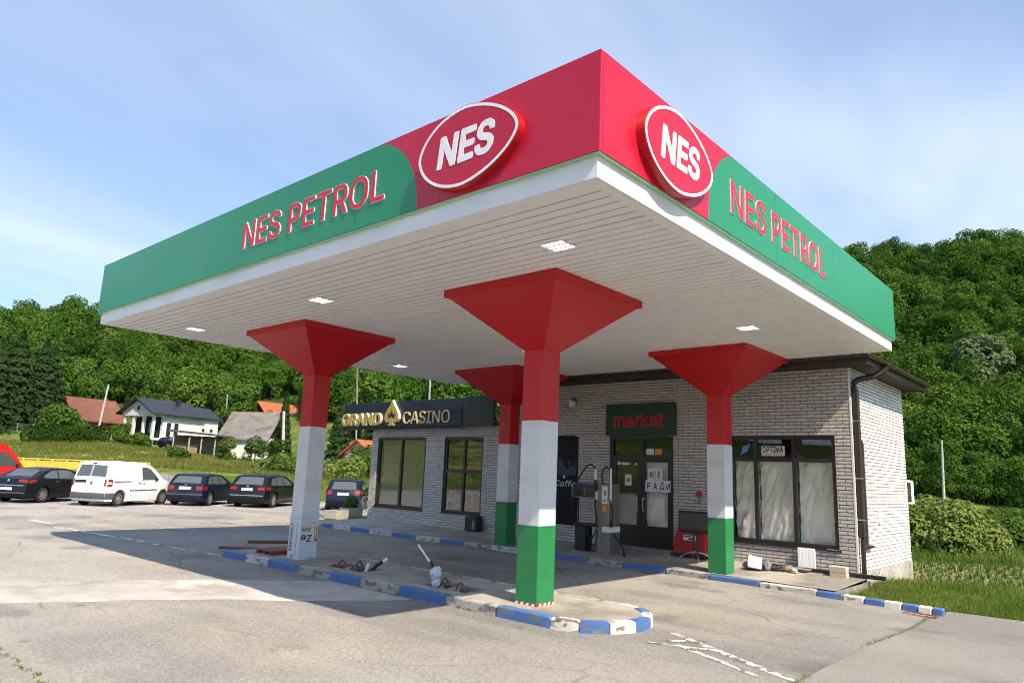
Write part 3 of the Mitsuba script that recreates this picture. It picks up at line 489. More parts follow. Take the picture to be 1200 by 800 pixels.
# openings in front wall (local x = 14.36 - Y, y = z)
def op(ya, yb, za, zb): return sbox(BY1-ya, za, BY1-yb, zb)
WIN = {'w1': (14.0, 11.42, .62, 3.04), 'w2': (10.52, 8.76, .63, 3.04), 'cafe': (7.2, 5.1, .60, 3.055), 'door': (4.06, 2.17, .17, 3.03), 'big': (.72, -1.70, .61, 3.015)}
wall = sbox(0, -.3, BY1-BY0, WZ).difference(sbox(0, WW, BY1-BYm, WZ+1))
for w in WIN.values(): wall = wall.difference(op(*w))
m = ext(wall, .28); toF = lambda m: onX(m, FX, BY1, 0)
mm = m.copy(); mm.apply_translation((0, 0, -.28)); add(sb+'__front_wall', toF(mm), 'mortar')
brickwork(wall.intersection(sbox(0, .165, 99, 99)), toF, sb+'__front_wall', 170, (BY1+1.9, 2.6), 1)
side = sbox(0, -.0, BX1-FX, WZ); sw = (.32, .84, .72, 2.94); side = side.difference(sbox(sw[0], sw[2], sw[1], sw[3]))
mm = ext(sbox(.002, -.9, BX1-FX, WZ).difference(sbox(sw[0], sw[2], sw[1], sw[3])), .28); mm.apply_translation((0, 0, -.28)); toS = lambda m: onY(m, FX, BY0, 0); add(sb+'__side_wall', toS(mm), 'mortar')
brickwork(side.intersection(sbox(0.05, .185, 99, 99)), toS, sb+'__side_wall', 120, (.6, 1.8), 2, (.76, .745, .71), .002)  # paler than the front bricks: full sun put into the tone
add(sb+'__foundation', box(FX+.012, BX1+.02, BY0-.025, BY0+.1, -1.0, .18), 'foundation')
add(sb+'__corner_trim', box(FX-.016, FX+.03, BY0-.018, BY0+.02, .17, 4.5), 'corner_white')
add(sb+'__rear_wall', cat([box(BX1-.2, BX1, BY0+.3, BY1, -.9, WW), box(BX1-.2, BX1, BY0+.3, BYm, WW, WZ), box(FX+.29, BX1-.21, BY1-.25, BY1, -.3, WW), box(FX+.29, BX1-.21, BYm-.25, BYm, WW, WZ)]), 'render_white')
add(sb+'__inner_floor', box(FX+.285, BX1-.21, BY0+.29, BY1-.26, .1, .16), 'interior'); add(sb+'__inner_partition', cat([box(FX+2.4, FX+2.5, BY0+.29, BY1-.26, .16, 3.3), box(FX+.285, BX1-.21, BY0+.29, BYm-.26, 3.32, 3.4)]), 'interior')
# roofs
def slab_roof(x0, x1, y0, y1, z, rise, m, name):
    ym, d = (y0+y1)/2, min(x1-x0, y1-y0)/2; xm = (x0+x1)/2
    v = np.array([(x0, y0, z), (x1, y0, z), (x1, y1, z), (x0, y1, z), (xm, y0+d, z+rise), (xm, y1-d, z+rise)]); t = v.copy(); t[:, 2] += .05
    f = [[0, 1, 4], [1, 2, 5], [1, 5, 4], [2, 3, 5], [3, 0, 4], [3, 4, 5]]
    m_ = trimesh.Trimesh(np.vstack([t, v]), f+[[a+6, c+6, b+6] for a, b, c in f]+[q for a, b in ((0, 1), (1, 2), (2, 3), (3, 0)) for q in ([a+6, b+6, b], [a+6, b, a])], process=False); return add(sb+'__'+name, m_, m)
slab_roof(7.25, 12.62, -2.62, BYm+.6, 4.62, .5, 'roof_metal', 'roof')
add(sb+'__eave_soffit', cat([box(7.3, 8.0, -2.58, BYm+.5, 4.47, 4.49), box(8.0, 12.57, -2.58, -2.07, 4.47, 4.49), box(12.46, 12.57, -2.06, BYm+.5, 4.5, 4.52)]), 'dark_wood')
def gutter(p0, p1, r=.065):
    p0, p1 = np.array(p0), np.array(p1); d = (p1-p0)/np.linalg.norm(p1-p0); s = np.cross([0, 0, 1.], d); ring = []
    for rr, aa in ((r, np.linspace(PI, 2*PI, 9)), (r-.008, np.linspace(2*PI, PI, 9))): ring += [(rr*math.cos(a), rr*math.sin(a)) for a in aa]
    m = ext(Polygon(ring), np.linalg.norm(p1-p0)); v = m.vertices; return trimesh.Trimesh(p0+v[:, :1]*s+v[:, 1:2]*np.array([0, 0, 1.])+v[:, 2:3]*d, m.faces, process=False)
add(sb+'__gutter', gutter((7.2, -2.66, 4.60), (7.2, BYm+.5, 4.60)), 'brown_metal'); add(sb+'__gutter', gutter((12.64, -2.68, 4.60), (7.15, -2.68, 4.60)), 'brown_metal')
add(sb+'__fascia_board', cat([box(7.26, 7.29, -2.60, BYm+.5, 4.44, 4.62), box(7.29, 12.6, -2.61, -2.58, 4.44, 4.62), box(12.57, 12.6, -2.58, BYm+.5, 4.44, 4.62)]), 'brown_metal')
dpk = add(sb+'__downpipe', cat([cbox(8.03, 8.15, -2.2, -2.08, .9, 4.0, .015), cbox(8.05, 8.13, -2.18, -2.1, .02, .9, .012)]), 'brown_metal')
add(sb+'__downpipe_elbow', bent([(8.45, -2.68, 4.56), (8.43, -2.64, 4.42), (8.3, -2.42, 4.28), (8.12, -2.18, 4.2), (8.09, -2.14, 3.95)], .062, 12), 'brown_metal', smooth=50)
for z_ in (1.25, 2.1, 3.3): add(dpk+'__bracket', box(8.02, 8.16, -2.21, -2.063, z_, z_+.025), 'chrome')
# windows
def frame(ya, yb, za, zb, mull=(), trans=(), wf=.075, xa=8.03, xb=8.12, key='window', spans=None, glass='glass'):
    k = uniq(sb+'__'+key); yc = sorted([ya, yb])
    fr = [box(xa, xb, yc[0], yc[1], za, za+wf), box(xa, xb, yc[0], yc[1], zb-wf, zb), box(xa, xb, yc[0], yc[0]+wf, za+wf, zb-wf), box(xa, xb, yc[1]-wf, yc[1], za+wf, zb-wf)]
    for y in mull: fr.append(box(xa+.003, xb-.003, y-wf/2, y+wf/2, za+wf, zb-wf))
    for z in trans: fr.append(box(xa+.006, xb-.006, yc[0]+wf, yc[1]-wf, z-wf/2, z+wf/2))
    k = add(sb+'__'+key, cat(fr), 'dark_frame')
    ycuts = [yc[0]+wf]+[v for y in sorted(mull) for v in (y-wf/2, y+wf/2)]+[yc[1]-wf]; zc = [za+wf]+[v for z in sorted(trans) for v in (z-wf/2, z+wf/2)]+[zb-wf]
    for a in range(0, len(ycuts), 2):
        for b in range(0, len(zc), 2):
            X = (xa+xb)/2+rng.uniform(-.002, .002); y0, y1, z0, z1 = ycuts[a], ycuts[a+1], zc[b], zc[b+1]
            add(k+'__pane', trimesh.Trimesh([(X, y0, z0), (X, y1, z0), (X, y1, z1), (X, y0, z1)], [[0, 2, 1], [0, 3, 2]], process=False), glass)
    return k
k1 = frame(14.0, 11.42, .62, 3.04, mull=(12.72,), wf=.1, glass='glass_bright'); tag(k1, 'left casino window with two tall panes')
k2 = frame(10.52, 8.76, .63, 3.04, mull=(9.62,), trans=(1.95,), wf=.09, glass='glass_bright'); tag(k2, 'right casino window with four panes')
k3 = frame(.72, -1.70, .61, 3.015, mull=(.08, -.80), trans=(2.47,), wf=.085); tag(k3, 'big market window backed with crumpled sheeting')
add(k3+'__sill', box(7.955, 8.03, -1.74, .76, .575, .612), 'dark_frame'); add(k1+'__sill', box(7.97, 8.03, 11.4, 14.04, .59, .62), 'dark_frame'); add(k2+'__sill', box(7.97, 8.03, 8.74, 10.55, .6, .63), 'dark_frame')
add(sb+'__lintel_trim', box(7.985, 8.0, 8.2, BY1, 3.06, 3.1), 'dull_grey')
def crumple(y0, y1, z0, z1, X, seed, amp=.06):
    ny, nz = 60, 60; yy, zz = np.meshgrid(np.linspace(y0, y1, ny), np.linspace(z0, z1, nz), indexing='ij'); q = np.stack([yy*2.2+zz*.8, zz*1.0, 0*yy], -1)
    rg = 1-2*np.abs(meshkit.fbm(q*1.5+seed, 4, seed)-.5); fold = 1-2*np.abs(meshkit.fbm(np.stack([yy*5+zz*1.5, zz*1.2, 0*yy], -1)+seed*3, 3, seed+2)-.5)
    V = np.stack([X+amp*(rg*1.4+fold*.8-1.5), yy, zz], -1).reshape(-1, 3); i, j = np.meshgrid(np.arange(ny-1), np.arange(nz-1), indexing='ij'); a = i*nz+j
    return trimesh.Trimesh(V, np.vstack([np.stack([a, a+nz, a+nz+1], -1).reshape(-1, 3), np.stack([a, a+nz+1, a+1], -1).reshape(-1, 3)]), process=False)
for n_, (y0, y1) in enumerate(((.1, .66), (-.78, .06), (-1.63, -.82))): add(k3+'__sheeting', crumple(y0, y1, .68, 2.44, 8.26, 4+n_, .085), 'film', smooth=True)
os_ = add(k3+'__sticker', onX(ext(sbox(0, 0, .53, .22), .004), 8.065, -.06, 2.56), 'paper'); put(fit(letters('OPTIMA', .13, True), .48), lambda m: onX(m, 8.06, -.085, 2.635), k3+'__sticker_letter', 'ink', .004)
add(k3+'__sticker_band', onX(ext(sbox(0, 0, .44, .03), .003), 8.06, -.105, 2.58), 'wrap_orange'); m = onX(ext(Polygon([(0, 0), (.18, .1), (.25, .28), (.06, .2)]), .004), 8.06, .45, 2.56); add(k3+'__sticker', m, 'sky_blue_plastic')
# cafe panel: black board in the opening
kc = add(sb+'__cafe_window', box(8.03, 8.08, 5.1, 7.2, .60, 3.055), 'cafe_black'); tag(kc, 'black cafe window with white script')
ls = [affinity.affine_transform(l, [1, .3, 0, 1, 0, 0]) for l in fit(letters('Centre Caffe', .17), 1.75)]
put(ls, lambda m: onX(m, 8.029, 6.98, 1.64), kc+'__letter', 'wrap_pale', .004)
st = Polygon([(.06*(1 if i % 2 == 0 else .4)*math.cos(i*PI/5+PI/2), .06*(1 if i % 2 == 0 else .4)*math.sin(i*PI/5+PI/2)) for i in range(10)]); add(kc+'__star', onX(ext(st, .003), 8.029, 5.6, 1.9), 'letter_white')
sil = [(0, 0)]; xx = 0
while xx < 1.9:
    w_ = rng.uniform(.04, .1); h_ = rng.uniform(.08, .5); sil += [(xx, h_), (xx+w_, h_)]; xx += w_
sil.append((xx, 0)); add(kc+'__skyline_print', onX(ext(Polygon(sil), .002), 8.029, 7.1, 1.95), 'display_blue')
# door
dk = uniq(sb+'__door'); y0, y1 = 2.17, 4.06; xa, xb = 8.02, 8.11
dk = add(sb+'__door', cat([box(xa, xb, y0, y0+.09, .2, 3.03), box(xa, xb, y1-.09, y1, .2, 3.03), box(xa, xb, y0+.09, y1-.09, 2.94, 3.03), box(xa, xb, y0+.09, y1-.09, 2.39, 2.53), box(xa, xb, 3.09, 3.15, .2, 2.39), box(xa, xb, 3.05, 3.19, 2.53, 2.94), box(xa, xb, y0+.09, y1-.09, .17, .2)]), 'dark_frame'); tag(dk, 'dark double door under the market sign')
for (a, b) in ((y0+.09, 3.087), (3.153, y1-.09)):
    add(dk+'__leaf', cat([box(xa+.012, xb-.012, a, a+.085, .21, 2.385), box(xa+.012, xb-.012, b-.085, b, .21, 2.385), box(xa+.012, xb-.012, a+.085, b-.085, .21, .76), box(xa+.012, xb-.012, a+.085, b-.085, 2.36, 2.385)]), 'dark_frame')
    X = 8.06; 
    for (za, zb, c0, c1) in ((.76, 2.36, a+.085, b-.085), (2.53, 2.94, a+.02, b-.05)): add(dk+'__pane', trimesh.Trimesh([(X, c0, za), (X, c1, za), (X, c1, zb), (X, c0, zb)], [[0, 2, 1], [0, 3, 2]], process=False), 'glass')
add(dk+'__sheeting', crumple(2.3, 3.05, .72, 2.37, 8.2, 31, .03), 'film', smooth=True); add(dk+'__sheeting', crumple(3.2, 3.95, .72, 1.55, 8.3, 35, .03), 'dull_grey', smooth=True)
add(dk+'__handle', bent([(8.03, 3.2, 1.15), (7.97, 3.2, 1.17), (7.97, 3.2, 1.4), (8.03, 3.2, 1.42)], .012), 'chrome'); add(dk+'__handle', bent([(8.03, 3.03, 1.15), (7.97, 3.03, 1.17), (7.97, 3.03, 1.4), (8.03, 3.03, 1.42)], .012), 'chrome')
add(dk+'__step', cbox(7.5, 8.0, 2.0, 4.2, .1, .24, .015), 'concrete')
for (ya, za, w_, h_, m_) in ((2.98, 2.55, .22, .15, 'paper'), (2.73, 2.55, .2, .15, 'wrap_orange'), (2.5, 2.55, .18, .14, 'display_blue'), (2.27, 2.56, .08, .3, 'paper'), (3.86, 2.28, .1, .07, 'paper'), (3.72, 2.28, .24, .06, 'paper'), (3.33, 2.28, .13, .05, 'paper'), (3.62, 1.75, .2, .28, 'paper')):
    add(dk+'__sticker', onX(ext(sbox(0, 0, w_, h_), .003), 8.058, ya, za), m_)
add(dk+'__sticker_print', onX(ext(sbox(.04, .09, .16, .18), .002), 8.0545, 3.62, 1.75), 'dull_grey')
for ch, ya, za, wh_ in (('Н', 2.90, 1.91, 'upper left sheet'), ('Е', 2.69, 1.91, 'upper right sheet'), ('Р', 2.99, 1.62, 'leftmost of the lower four sheets'), ('А', 2.80, 1.62, 'second of the lower four sheets'), ('Д', 2.61, 1.62, 'third of the lower four sheets'), ('И', 2.43, 1.62, 'rightmost of the lower four sheets')):
    low = za < 1.8; h_ = .29 if low else .29
    q = thing('paper_notice', f'white {wh_} with letter {ch} on the market door', 'notice', 'paper letters taped to the market door')
    add(q+'__sheet', onX(ext(sbox(0, 0, .195, h_-.005), .0015), 8.0305, ya, za), 'paper')
    g = union_all(letters(ch, .16, True)); b = g.bounds; g = affinity.translate(g, .0975-(b[0]+b[2])/2, .14-(b[1]+b[3])/2); add(q+'__letter', onX(ext(affinity.scale(g, .75, 1), .0012), 8.0288, ya, za), 'ink')
# narrow side window
add(sb+'__window', cat([box(FX+.32, FX+.84, BY0+.03, BY0+.08, .72, .79), box(FX+.32, FX+.84, BY0+.03, BY0+.08, 2.87, 2.94), box(FX+.32, FX+.38, BY0+.03, BY0+.08, .79, 2.87), box(FX+.78, FX+.84, BY0+.03, BY0+.08, .79, 2.87)]), 'dark_frame'); add(sb+'__window__pane', box(FX+.38, FX+.78, BY0+.05, BY0+.06, .79, 2.87), 'car_glass'); add(sb+'__window__sill', cbox(FX+.28, FX+.9, BY0-.1, BY0+.03, .66, .72, .01), 'dark_frame')
add(sb+'__meter_box', cbox(9.62, 9.84, BY0-.05, BY0-.011, 1.15, 1.42, .008), 'white_plastic'); add(sb+'__cable', bent([(9.7, BY0-.03, 1.15), (9.68, BY0-.03, .7), (9.6, BY0-.04, .3), (9.2, BY0-.06, .0)], .008, 5), 'white_plastic')
# small fittings on the wall
q = thing('security_lamp', 'small lamp on a bracket high on the brick wall left of the market sign', 'lamp'); add(q+'__bracket', bent([(7.99, 5.2, 4.0), (7.85, 5.2, 4.1), (7.8, 5.2, 4.0)], .02), 'brown_metal'); add(q+'__head', cbox(7.72, 7.86, 5.12, 5.28, 3.84, 4.0, .02), 'white_plastic')
q = thing('alarm_bell', 'small round red bell on the bricks right of the market door', 'alarm'); m = trimesh.creation.cylinder(.075, .05, sections=20); m.apply_transform(trimesh.transformations.rotation_matrix(PI/2, (0, 1, 0))); m.apply_translation((7.965, 1.47, 1.62)); add(q+'__dome', m, 'machine_red', smooth=40); add(q+'__base', box(7.97, 7.99, 1.42, 1.52, 1.4, 1.52), 'dull_grey')
# casino wing roof and sign
add(sb+'__wing_roof', box(7.9, 12.6, BYm+.62, 14.9, WW, WW+.14), 'roof_metal')
cs = thing('casino_sign', 'long dark navy sign band with gold letters on the casino wing', 'sign'); SX = 7.62
for z0, z1 in ((3.30, 3.36), (3.37, 3.80), (3.805, 4.25)): add(cs+'__board', cbox(SX+(.02 if z0 < 3.33 else 0), SX+.08, 9.42, 15.72, z0, z1, .008), 'sign_navy')
add(cs+'__board', cbox(SX+.02, SX+.08, 8.06, 9.41, 3.33, 4.28, .008), 'black_paint'); add(cs+'__frame', cat([box(SX+.08, 7.985, 8.08, 14.4, 3.38, 3.44), box(SX+.08, 7.985, 8.08, 14.4, 4.1, 4.16), box(SX+.08, 8.3, 15.6, 15.7, 3.35, 4.24), box(8.25, 8.35, 14.42, 15.6, 3.38, 4.2)]), 'dark_wood')  # right-end board coloured black to carry the canopy shadow on the sign
cl = lambda y, z: (lambda m: onX(m, SX-.001, y, z))
gr = fit(letters('GRAND', .40, True), 2.28); put([l.buffer(.012) for l in gr], cl(15.68, 3.46), cs+'__letter_body', 'gold_side', .09); put([l.buffer(.008) for l in gr], cl(15.68, 3.46), cs+'__letter', 'gold', .006, 0, .09)
put(fit(letters('CASINO', .40), 2.32), cl(12.25, 3.475), cs+'__letter', 'gold_plain', .04)
def spade():
    a = [(0, .86), (.10, .70), (.27, .50), (.36, .36), (.37, .22), (.30, .13), (.19, .11), (.09, .17), (.055, .2), (.09, .07), (.16, 0)]
    return Polygon(a+[(-x, y) for x, y in a[::-1]]).buffer(.012)
m = ext(spade(), .11); add(cs+'__spade_body', cl(12.77, 3.42)(m), 'gold_side'); m = ext(spade().buffer(-.012), .006); m.apply_translation((0, 0, .11)); add(cs+'__spade', cl(12.77, 3.42)(m), 'gold')
cr = Polygon([(-.15, .2), (-.2, .42), (-.11, .32), (-.06, .46), (-.03, .34), (0, .54), (.03, .34), (.06, .46), (.11, .32), (.2, .42), (.15, .2), (.04, .27), (-.04, .27)]); m = ext(cr, .004); m.apply_translation((0, 0, .117)); add(cs+'__crown', cl(12.77, 3.44)(m), 'sign_navy')
ms = thing('market_sign', 'dark green board with red outlined lettering over the market door', 'sign'); add(ms+'__board', cbox(7.88, 7.98, 2.06, 4.13, 3.035, 3.87, .01), 'market_green')
mk_ = fit(letters('market', .335), 1.46); put(mk_, lambda m: onX(m, 7.879, 3.85, 3.27), ms+'__letter_edge', 'letter_red', .02, .012); put(mk_, lambda m: onX(m, 7.879, 3.85, 3.27), ms+'__letter', 'market_letter', .004, -.004, .02)
q = thing('air_conditioner', 'white air conditioner unit behind the far corner of the side wall', 'air conditioner'); add(q+'__case', cbox(12.5, 13.3, -2.03, -1.3, 1.55, 2.17, .02), 'white_plastic')
for k in range(9): add(q+'__grille', box(12.55, 12.95, -2.042, -2.032, 1.62+k*.055, 1.668+k*.055), 'dark_frame')
add(q+'__bracket', cat([box(12.452, 13.05, -1.9, -1.86, 1.52, 1.568), box(12.452, 13.05, -1.35, -1.31, 1.52, 1.568)]), 'dull_grey')
# ------------------------------------------------------------------ fuel pump and things on the pavement
fp = thing('fuel_pump', 'old stripped fuel pump with black hoses at the kerb by the market door', 'fuel pump')
add(fp+'__base', cbox(6.2, 6.72, 2.84, 3.98, .12, .17, .01), 'dull_grey'); add(fp+'__pillar', cat([cbox(6.2, 6.65, 2.86, 3.1, .17, .79, .012), cbox(6.2, 6.65, 2.88, 3.1, .8, 1.78, .012)]), 'steel'); add(fp+'__pillar_band', cbox(6.193, 6.66, 2.855, 3.07, .66, .79, .005), 'white_plastic')
add(fp+'__side_post', cat([cbox(6.2, 6.62, 3.1, 3.27, .8, 1.78, .01), cbox(6.22, 6.6, 3.1, 3.2, .17, .8, .01)]), 'wood'); add(fp+'__notice', box(6.188, 6.196, 2.92, 3.08, 1.32, 1.72), 'paper'); add(fp+'__notice_print', cat([box(6.185, 6.1875, 2.95, 3.05, 1.36, 1.4), box(6.185, 6.1875, 2.96, 3.02, 1.5, 1.62)]), 'dull_grey'); add(fp+'__notice_sticker', box(6.188, 6.196, 2.93, 3.06, 1.13, 1.29), 'wrap_orange')
add(fp+'__display', cbox(6.25, 6.5, 3.3, 4.02, 1.42, 1.78, .012), 'steel'); add(fp+'__display_screen', box(6.243, 6.249, 3.34, 3.98, 1.63, 1.75), 'display_blue'); add(fp+'__display_panel', box(6.243, 6.249, 3.34, 3.98, 1.45, 1.62), 'screen'); add(fp+'__display_divider', box(6.238, 6.2425, 3.6, 3.62, 1.45, 1.62), 'dull_grey')
add(fp+'__rear_post', tube([(6.4, 3.9, .78), (6.4, 3.92, 1.43)], .02), 'black_paint'); add(fp+'__cabinet', cbox(6.28, 6.6, 3.62, 3.92, .17, .76, .01), 'black_paint'); add(fp+'__shelf', cbox(6.25, 6.62, 3.27, 3.94, .76, .82, .008), 'black_paint')
add(fp+'__hose', bent([(6.2, 3.9, 1.1), (6.15, 3.9, 1.45), (6.15, 3.72, 1.9), (6.15, 3.5, 2.17), (6.15, 3.36, 2.22), (6.2, 3.27, 2.12)], .02), 'rubber', smooth=60); add(fp+'__hose', bent([(6.2, 3.06, 1.78), (6.15, 3.05, 2.0), (6.15, 2.98, 2.15), (6.2, 2.88, 2.12)], .02), 'rubber', smooth=60)
add(fp+'__nozzle_arm', cbox(6.16, 6.2, 3.23, 3.28, 1.85, 2.12, .008), 'white_plastic'); add(fp+'__nozzle_arm', cbox(6.16, 6.2, 2.8, 2.84, 1.4, 2.14, .008), 'white_plastic'); add(fp+'__nozzle_grip', cbox(6.13, 6.19, 3.2, 3.28, 1.6, 1.86, .01), 'rubber'); add(fp+'__nozzle_arm', cbox(6.16, 6.2, 3.2, 3.24, 1.38, 1.6, .008), 'white_plastic')
add(fp+'__hose', bent([(6.17, 3.22, 1.4), (6.1, 3.2, 1.2), (6.1, 3.15, 1.0), (6.15, 3.25, .8)], .02), 'rubber', smooth=60); add(fp+'__hose', bent([(6.3, 3.62, .74), (6.3, 3.5, .5), (6.3, 3.35, .32), (6.35, 3.3, .7)], .016), 'rubber', smooth=60); add(fp+'__hose', bent([(6.3, 3.3, .74), (6.28, 3.4, .5), (6.3, 3.55, .3), (6.4, 3.4, .2)], .016), 'rubber', smooth=60)
add(fp+'__hose', bent([(6.25, 2.85, 1.3), (6.2, 2.78, 1.05), (6.2, 2.8, .8), (6.25, 2.85, .95)], .018), 'rubber', smooth=60); add(fp+'__hose', bent([(6.4, 2.85, .6), (6.4, 2.68, .4), (6.5, 2.62, .18), (6.6, 2.72, .17)], .018), 'rubber', smooth=60)
tv = thing('monitor', 'black flat screen on a chromed trolley stand in front of the red machine', 'monitor'); add(tv+'__case', cbox(6.98, 7.1, .72, 1.5, .78, 1.25, .015), 'black_paint'); add(tv+'__screen', box(6.972, 6.979, .77, 1.45, .84, 1.21), 'screen')
add(tv+'__post', cat([tube([(7.05, 1.05, .32), (7.05, 1.05, .8)], .02), tube([(7.05, 1.15, .32), (7.05, 1.15, .8)], .02)]), 'dark_frame')
for a in range(4): c_, s_ = math.cos(a*PI/2+.6), math.sin(a*PI/2+.6); add(tv+'__leg', bent([(7.05, 1.1, .36), (7.05+.2*c_, 1.1+.22*s_, .31), (7.05+.38*c_, 1.1+.42*s_, .18)], .014), 'chrome')
rm = thing('red_machine', 'red boxy workshop machine on the pavement beside the market door', 'machine'); m = trimesh.convex.convex_hull([(x, y, z) for x in (7.45, 7.85) for y, z in ((1.08, .26), (1.86, .26), (1.08, .74), (1.78, .78), (1.9, .5))]); add(rm+'__body', m, 'machine_red'); add(rm+'__nameplate', box(7.443, 7.449, 1.3, 1.62, .56, .68), 'paper'); add(rm+'__nameplate_print', cat([box(7.44, 7.4425, 1.33, 1.48, .58, .62), box(7.44, 7.4425, 1.4, 1.6, .64, .66)]), 'display_blue')
for y_ in (1.2, 1.75):
    m = trimesh.creation.cylinder(.09, .06, sections=20); m.apply_transform(trimesh.transformations.rotation_matrix(PI/2, (0, 1, 0))); m.apply_translation((7.5, y_, .23)); add(rm+'__wheel', m, 'rubber', smooth=40)
add(rm+'__skid', box(7.46, 7.84, 1.1, 1.84, .2, .26), 'black_paint')
q = thing('black_box', 'small black box standing against the casino wall behind the column', 'box'); add(q+'__case', cbox(7.62, 7.9, 8.55, 9.05, .16, .62, .02), 'black_paint'); add(q+'__label', box(7.612, 7.619, 8.63, 8.72, .25, .5), 'dull_grey')
q = thing('white_panel', 'white ribbed panel leaning against the bricks under the big window', 'panel')
for k in range(5):
    m = cbox(-.008, .012 if k % 2 else .03, -.036, .036, 0, .44, .006); m.apply_transform(trimesh.transformations.rotation_matrix(.22, (0, 1, 0))); m.apply_transform(trimesh.transformations.rotation_matrix(-.08, (1, 0, 0))); m.apply_translation((7.84, -.92-k*.073, .175)); add(q+'__rib', m, 'white_plastic')
q = thing('concrete_block', 'pale square block standing on the pavement near the corner', 'block'); add(q+'__lower', cbox(7.42, 7.62, -1.98, -1.66, .115, .215, .008), 'cardboard'); add(q+'__upper', cbox(7.42, 7.62, -1.975, -1.655, .22, .335, .008), 'cardboard')
tag(add('black_beam', cbox(7.66, 7.8, -2.62, -.4, .14, .215, .01), 'black_paint'), 'long black beam lying along the foot of the wall past the corner', 'beam'); tag(add('black_beam', cbox(7.68, 7.78, -2.2, -2.08, -.05, .138, .01), 'black_paint'), 'short black post propping the end of the long beam', 'post')
q = thing('junk_tray', 'white plastic tray on a heap of junk beside the right hand column', 'tray'); m = cbox(-.16, .16, -.14, .14, 0, .05, .02); m.apply_transform(trimesh.transformations.euler_matrix(.2, -.7, .3)); m.apply_translation((6.9, -.32, .28)); add(q+'__tray', m, 'white_plastic')
add(q+'__casing', cbox(6.86, 7.06, -.48, -.12, .12, .25, .03), 'black_paint')
for k, (x_, y_, w_, l_, h_, m_, lab) in enumerate(((6.95, -.2, .1, .16, .1, 'dull_grey', 'grey scrap casing at the left of the junk heap'), (7.2, -.62, .14, .2, .08, 'rubber', 'flat black scrap in the middle of the junk heap'), (7.35, -.86, .1, .16, .07, 'wood', 'piece of broken timber on the junk heap'), (7.25, -1.0, .08, .14, .06, 'cardboard', 'crumpled brown card beside the junk heap'), (7.55, -.95, .09, .22, .05, 'sky_blue_plastic', 'flat blue plastic scrap behind the junk heap'), (7.1, -.5, .16, .1, .12, 'dull_grey', 'bent grey tin in the junk heap'))):
    m = blob((0, 0, 0), (w_, l_, h_), k+20, .3, 2); m.apply_transform(trimesh.transformations.rotation_matrix(k*.7, (0, 0, 1))); m.apply_translation((x_, y_, float(pvz(x_, y_))+h_*.7)); tag(add('scrap', m, m_), lab, 'scrap', 'junk heap by the wall')
tag(add('junk_board', (lambda m: m.apply_translation((7.5, -.75, .2)))(cbox(-.1, .1, -.5, .5, -.012, .012, .004)), 'wood'), 'thin brown board lying behind the junk heap', 'board')
# ------------------------------------------------------------------ planters, bicycle
tag(add('grass_strip', gridpoly(Polygon([(5.9, 14.4), (8.3, 14.4), (12.4, 18.0), (7.25, 16.3), (5.9, 15.1)]), .5, lambda x, y: 0*x-.004), 'ground_cover', smooth=True), 'green strip of turf beyond the end of the pavement', 'grass', kind='structure')
def planter(cx, cy, rot, lx, ly, h, lab):
    k = thing('planter', lab, 'planter', 'concrete planters beyond the casino corner'); m = trimesh.convex.convex_hull([(sx*lx*f, sy*ly*f, z) for f, z in ((.42, 0), (.5, h*.3), (.5, h)) for sx in (-1, 1) for sy in (-1, 1)])
    inner = box(-lx*.42, lx*.42, -ly*.42, ly*.42, h*.8, h+.01); m = trimesh.boolean.difference([m, inner], engine='manifold'); so = blob((0, 0, h*.82), (lx*.4, ly*.4, .07), 9, .5)
    for q in (m, so): q.apply_transform(trimesh.transformations.rotation_matrix(rot, (0, 0, 1))); q.apply_translation((cx, cy, 0))
    add(k+'__tub', m, 'pale_concrete'); add(k+'__soil', so, 'red_brown', smooth=True); return k
def leaves(c, n, spread, size, seed, up=.4):
    r = np.random.default_rng(seed); d = r.normal(size=(n, 3)); d /= np.linalg.norm(d, axis=1, keepdims=True); P = np.array(c)+d*np.array(spread)*r.uniform(.4, 1, (n, 1)); return leafquads(P, d+[0, 0, up], size, r)
def leafquads(P, N, size, r):
    N = N+r.normal(0, .34, N.shape); N /= np.linalg.norm(N, axis=1, keepdims=True)+1e-9; a = np.cross(N, r.normal(size=N.shape)); a /= np.linalg.norm(a, axis=1, keepdims=True)+1e-9; b = np.cross(N, a)
    s = (size*r.uniform(.6, 1.3, len(P)))[:, None]; v = np.stack([P-a*s, P+b*s*.62+N*s*.12, P+a*s, P-b*s*.62+N*s*.12], 1).reshape(-1, 3); k = np.arange(len(P))*4
    return trimesh.Trimesh(v, np.vstack([np.stack([k, k+1, k+2], 1), np.stack([k, k+2, k+3], 1)]), process=False)
planter(7.35, 15.3, .25, .66, .56, .4, 'nearer square concrete planter with bare earth'); k = planter(8.75, 16.35, .25, .82, .5, .42, 'farther concrete planter with a round green plant'); add(k+'__plant', leaves((8.8, 16.4, .6), 900, (.3, .3, .27), .05, 5), 'leaf_bush_green')
bk = thing('bicycle', 'white bicycle leaning by the corner of the casino wing', 'bicycle')
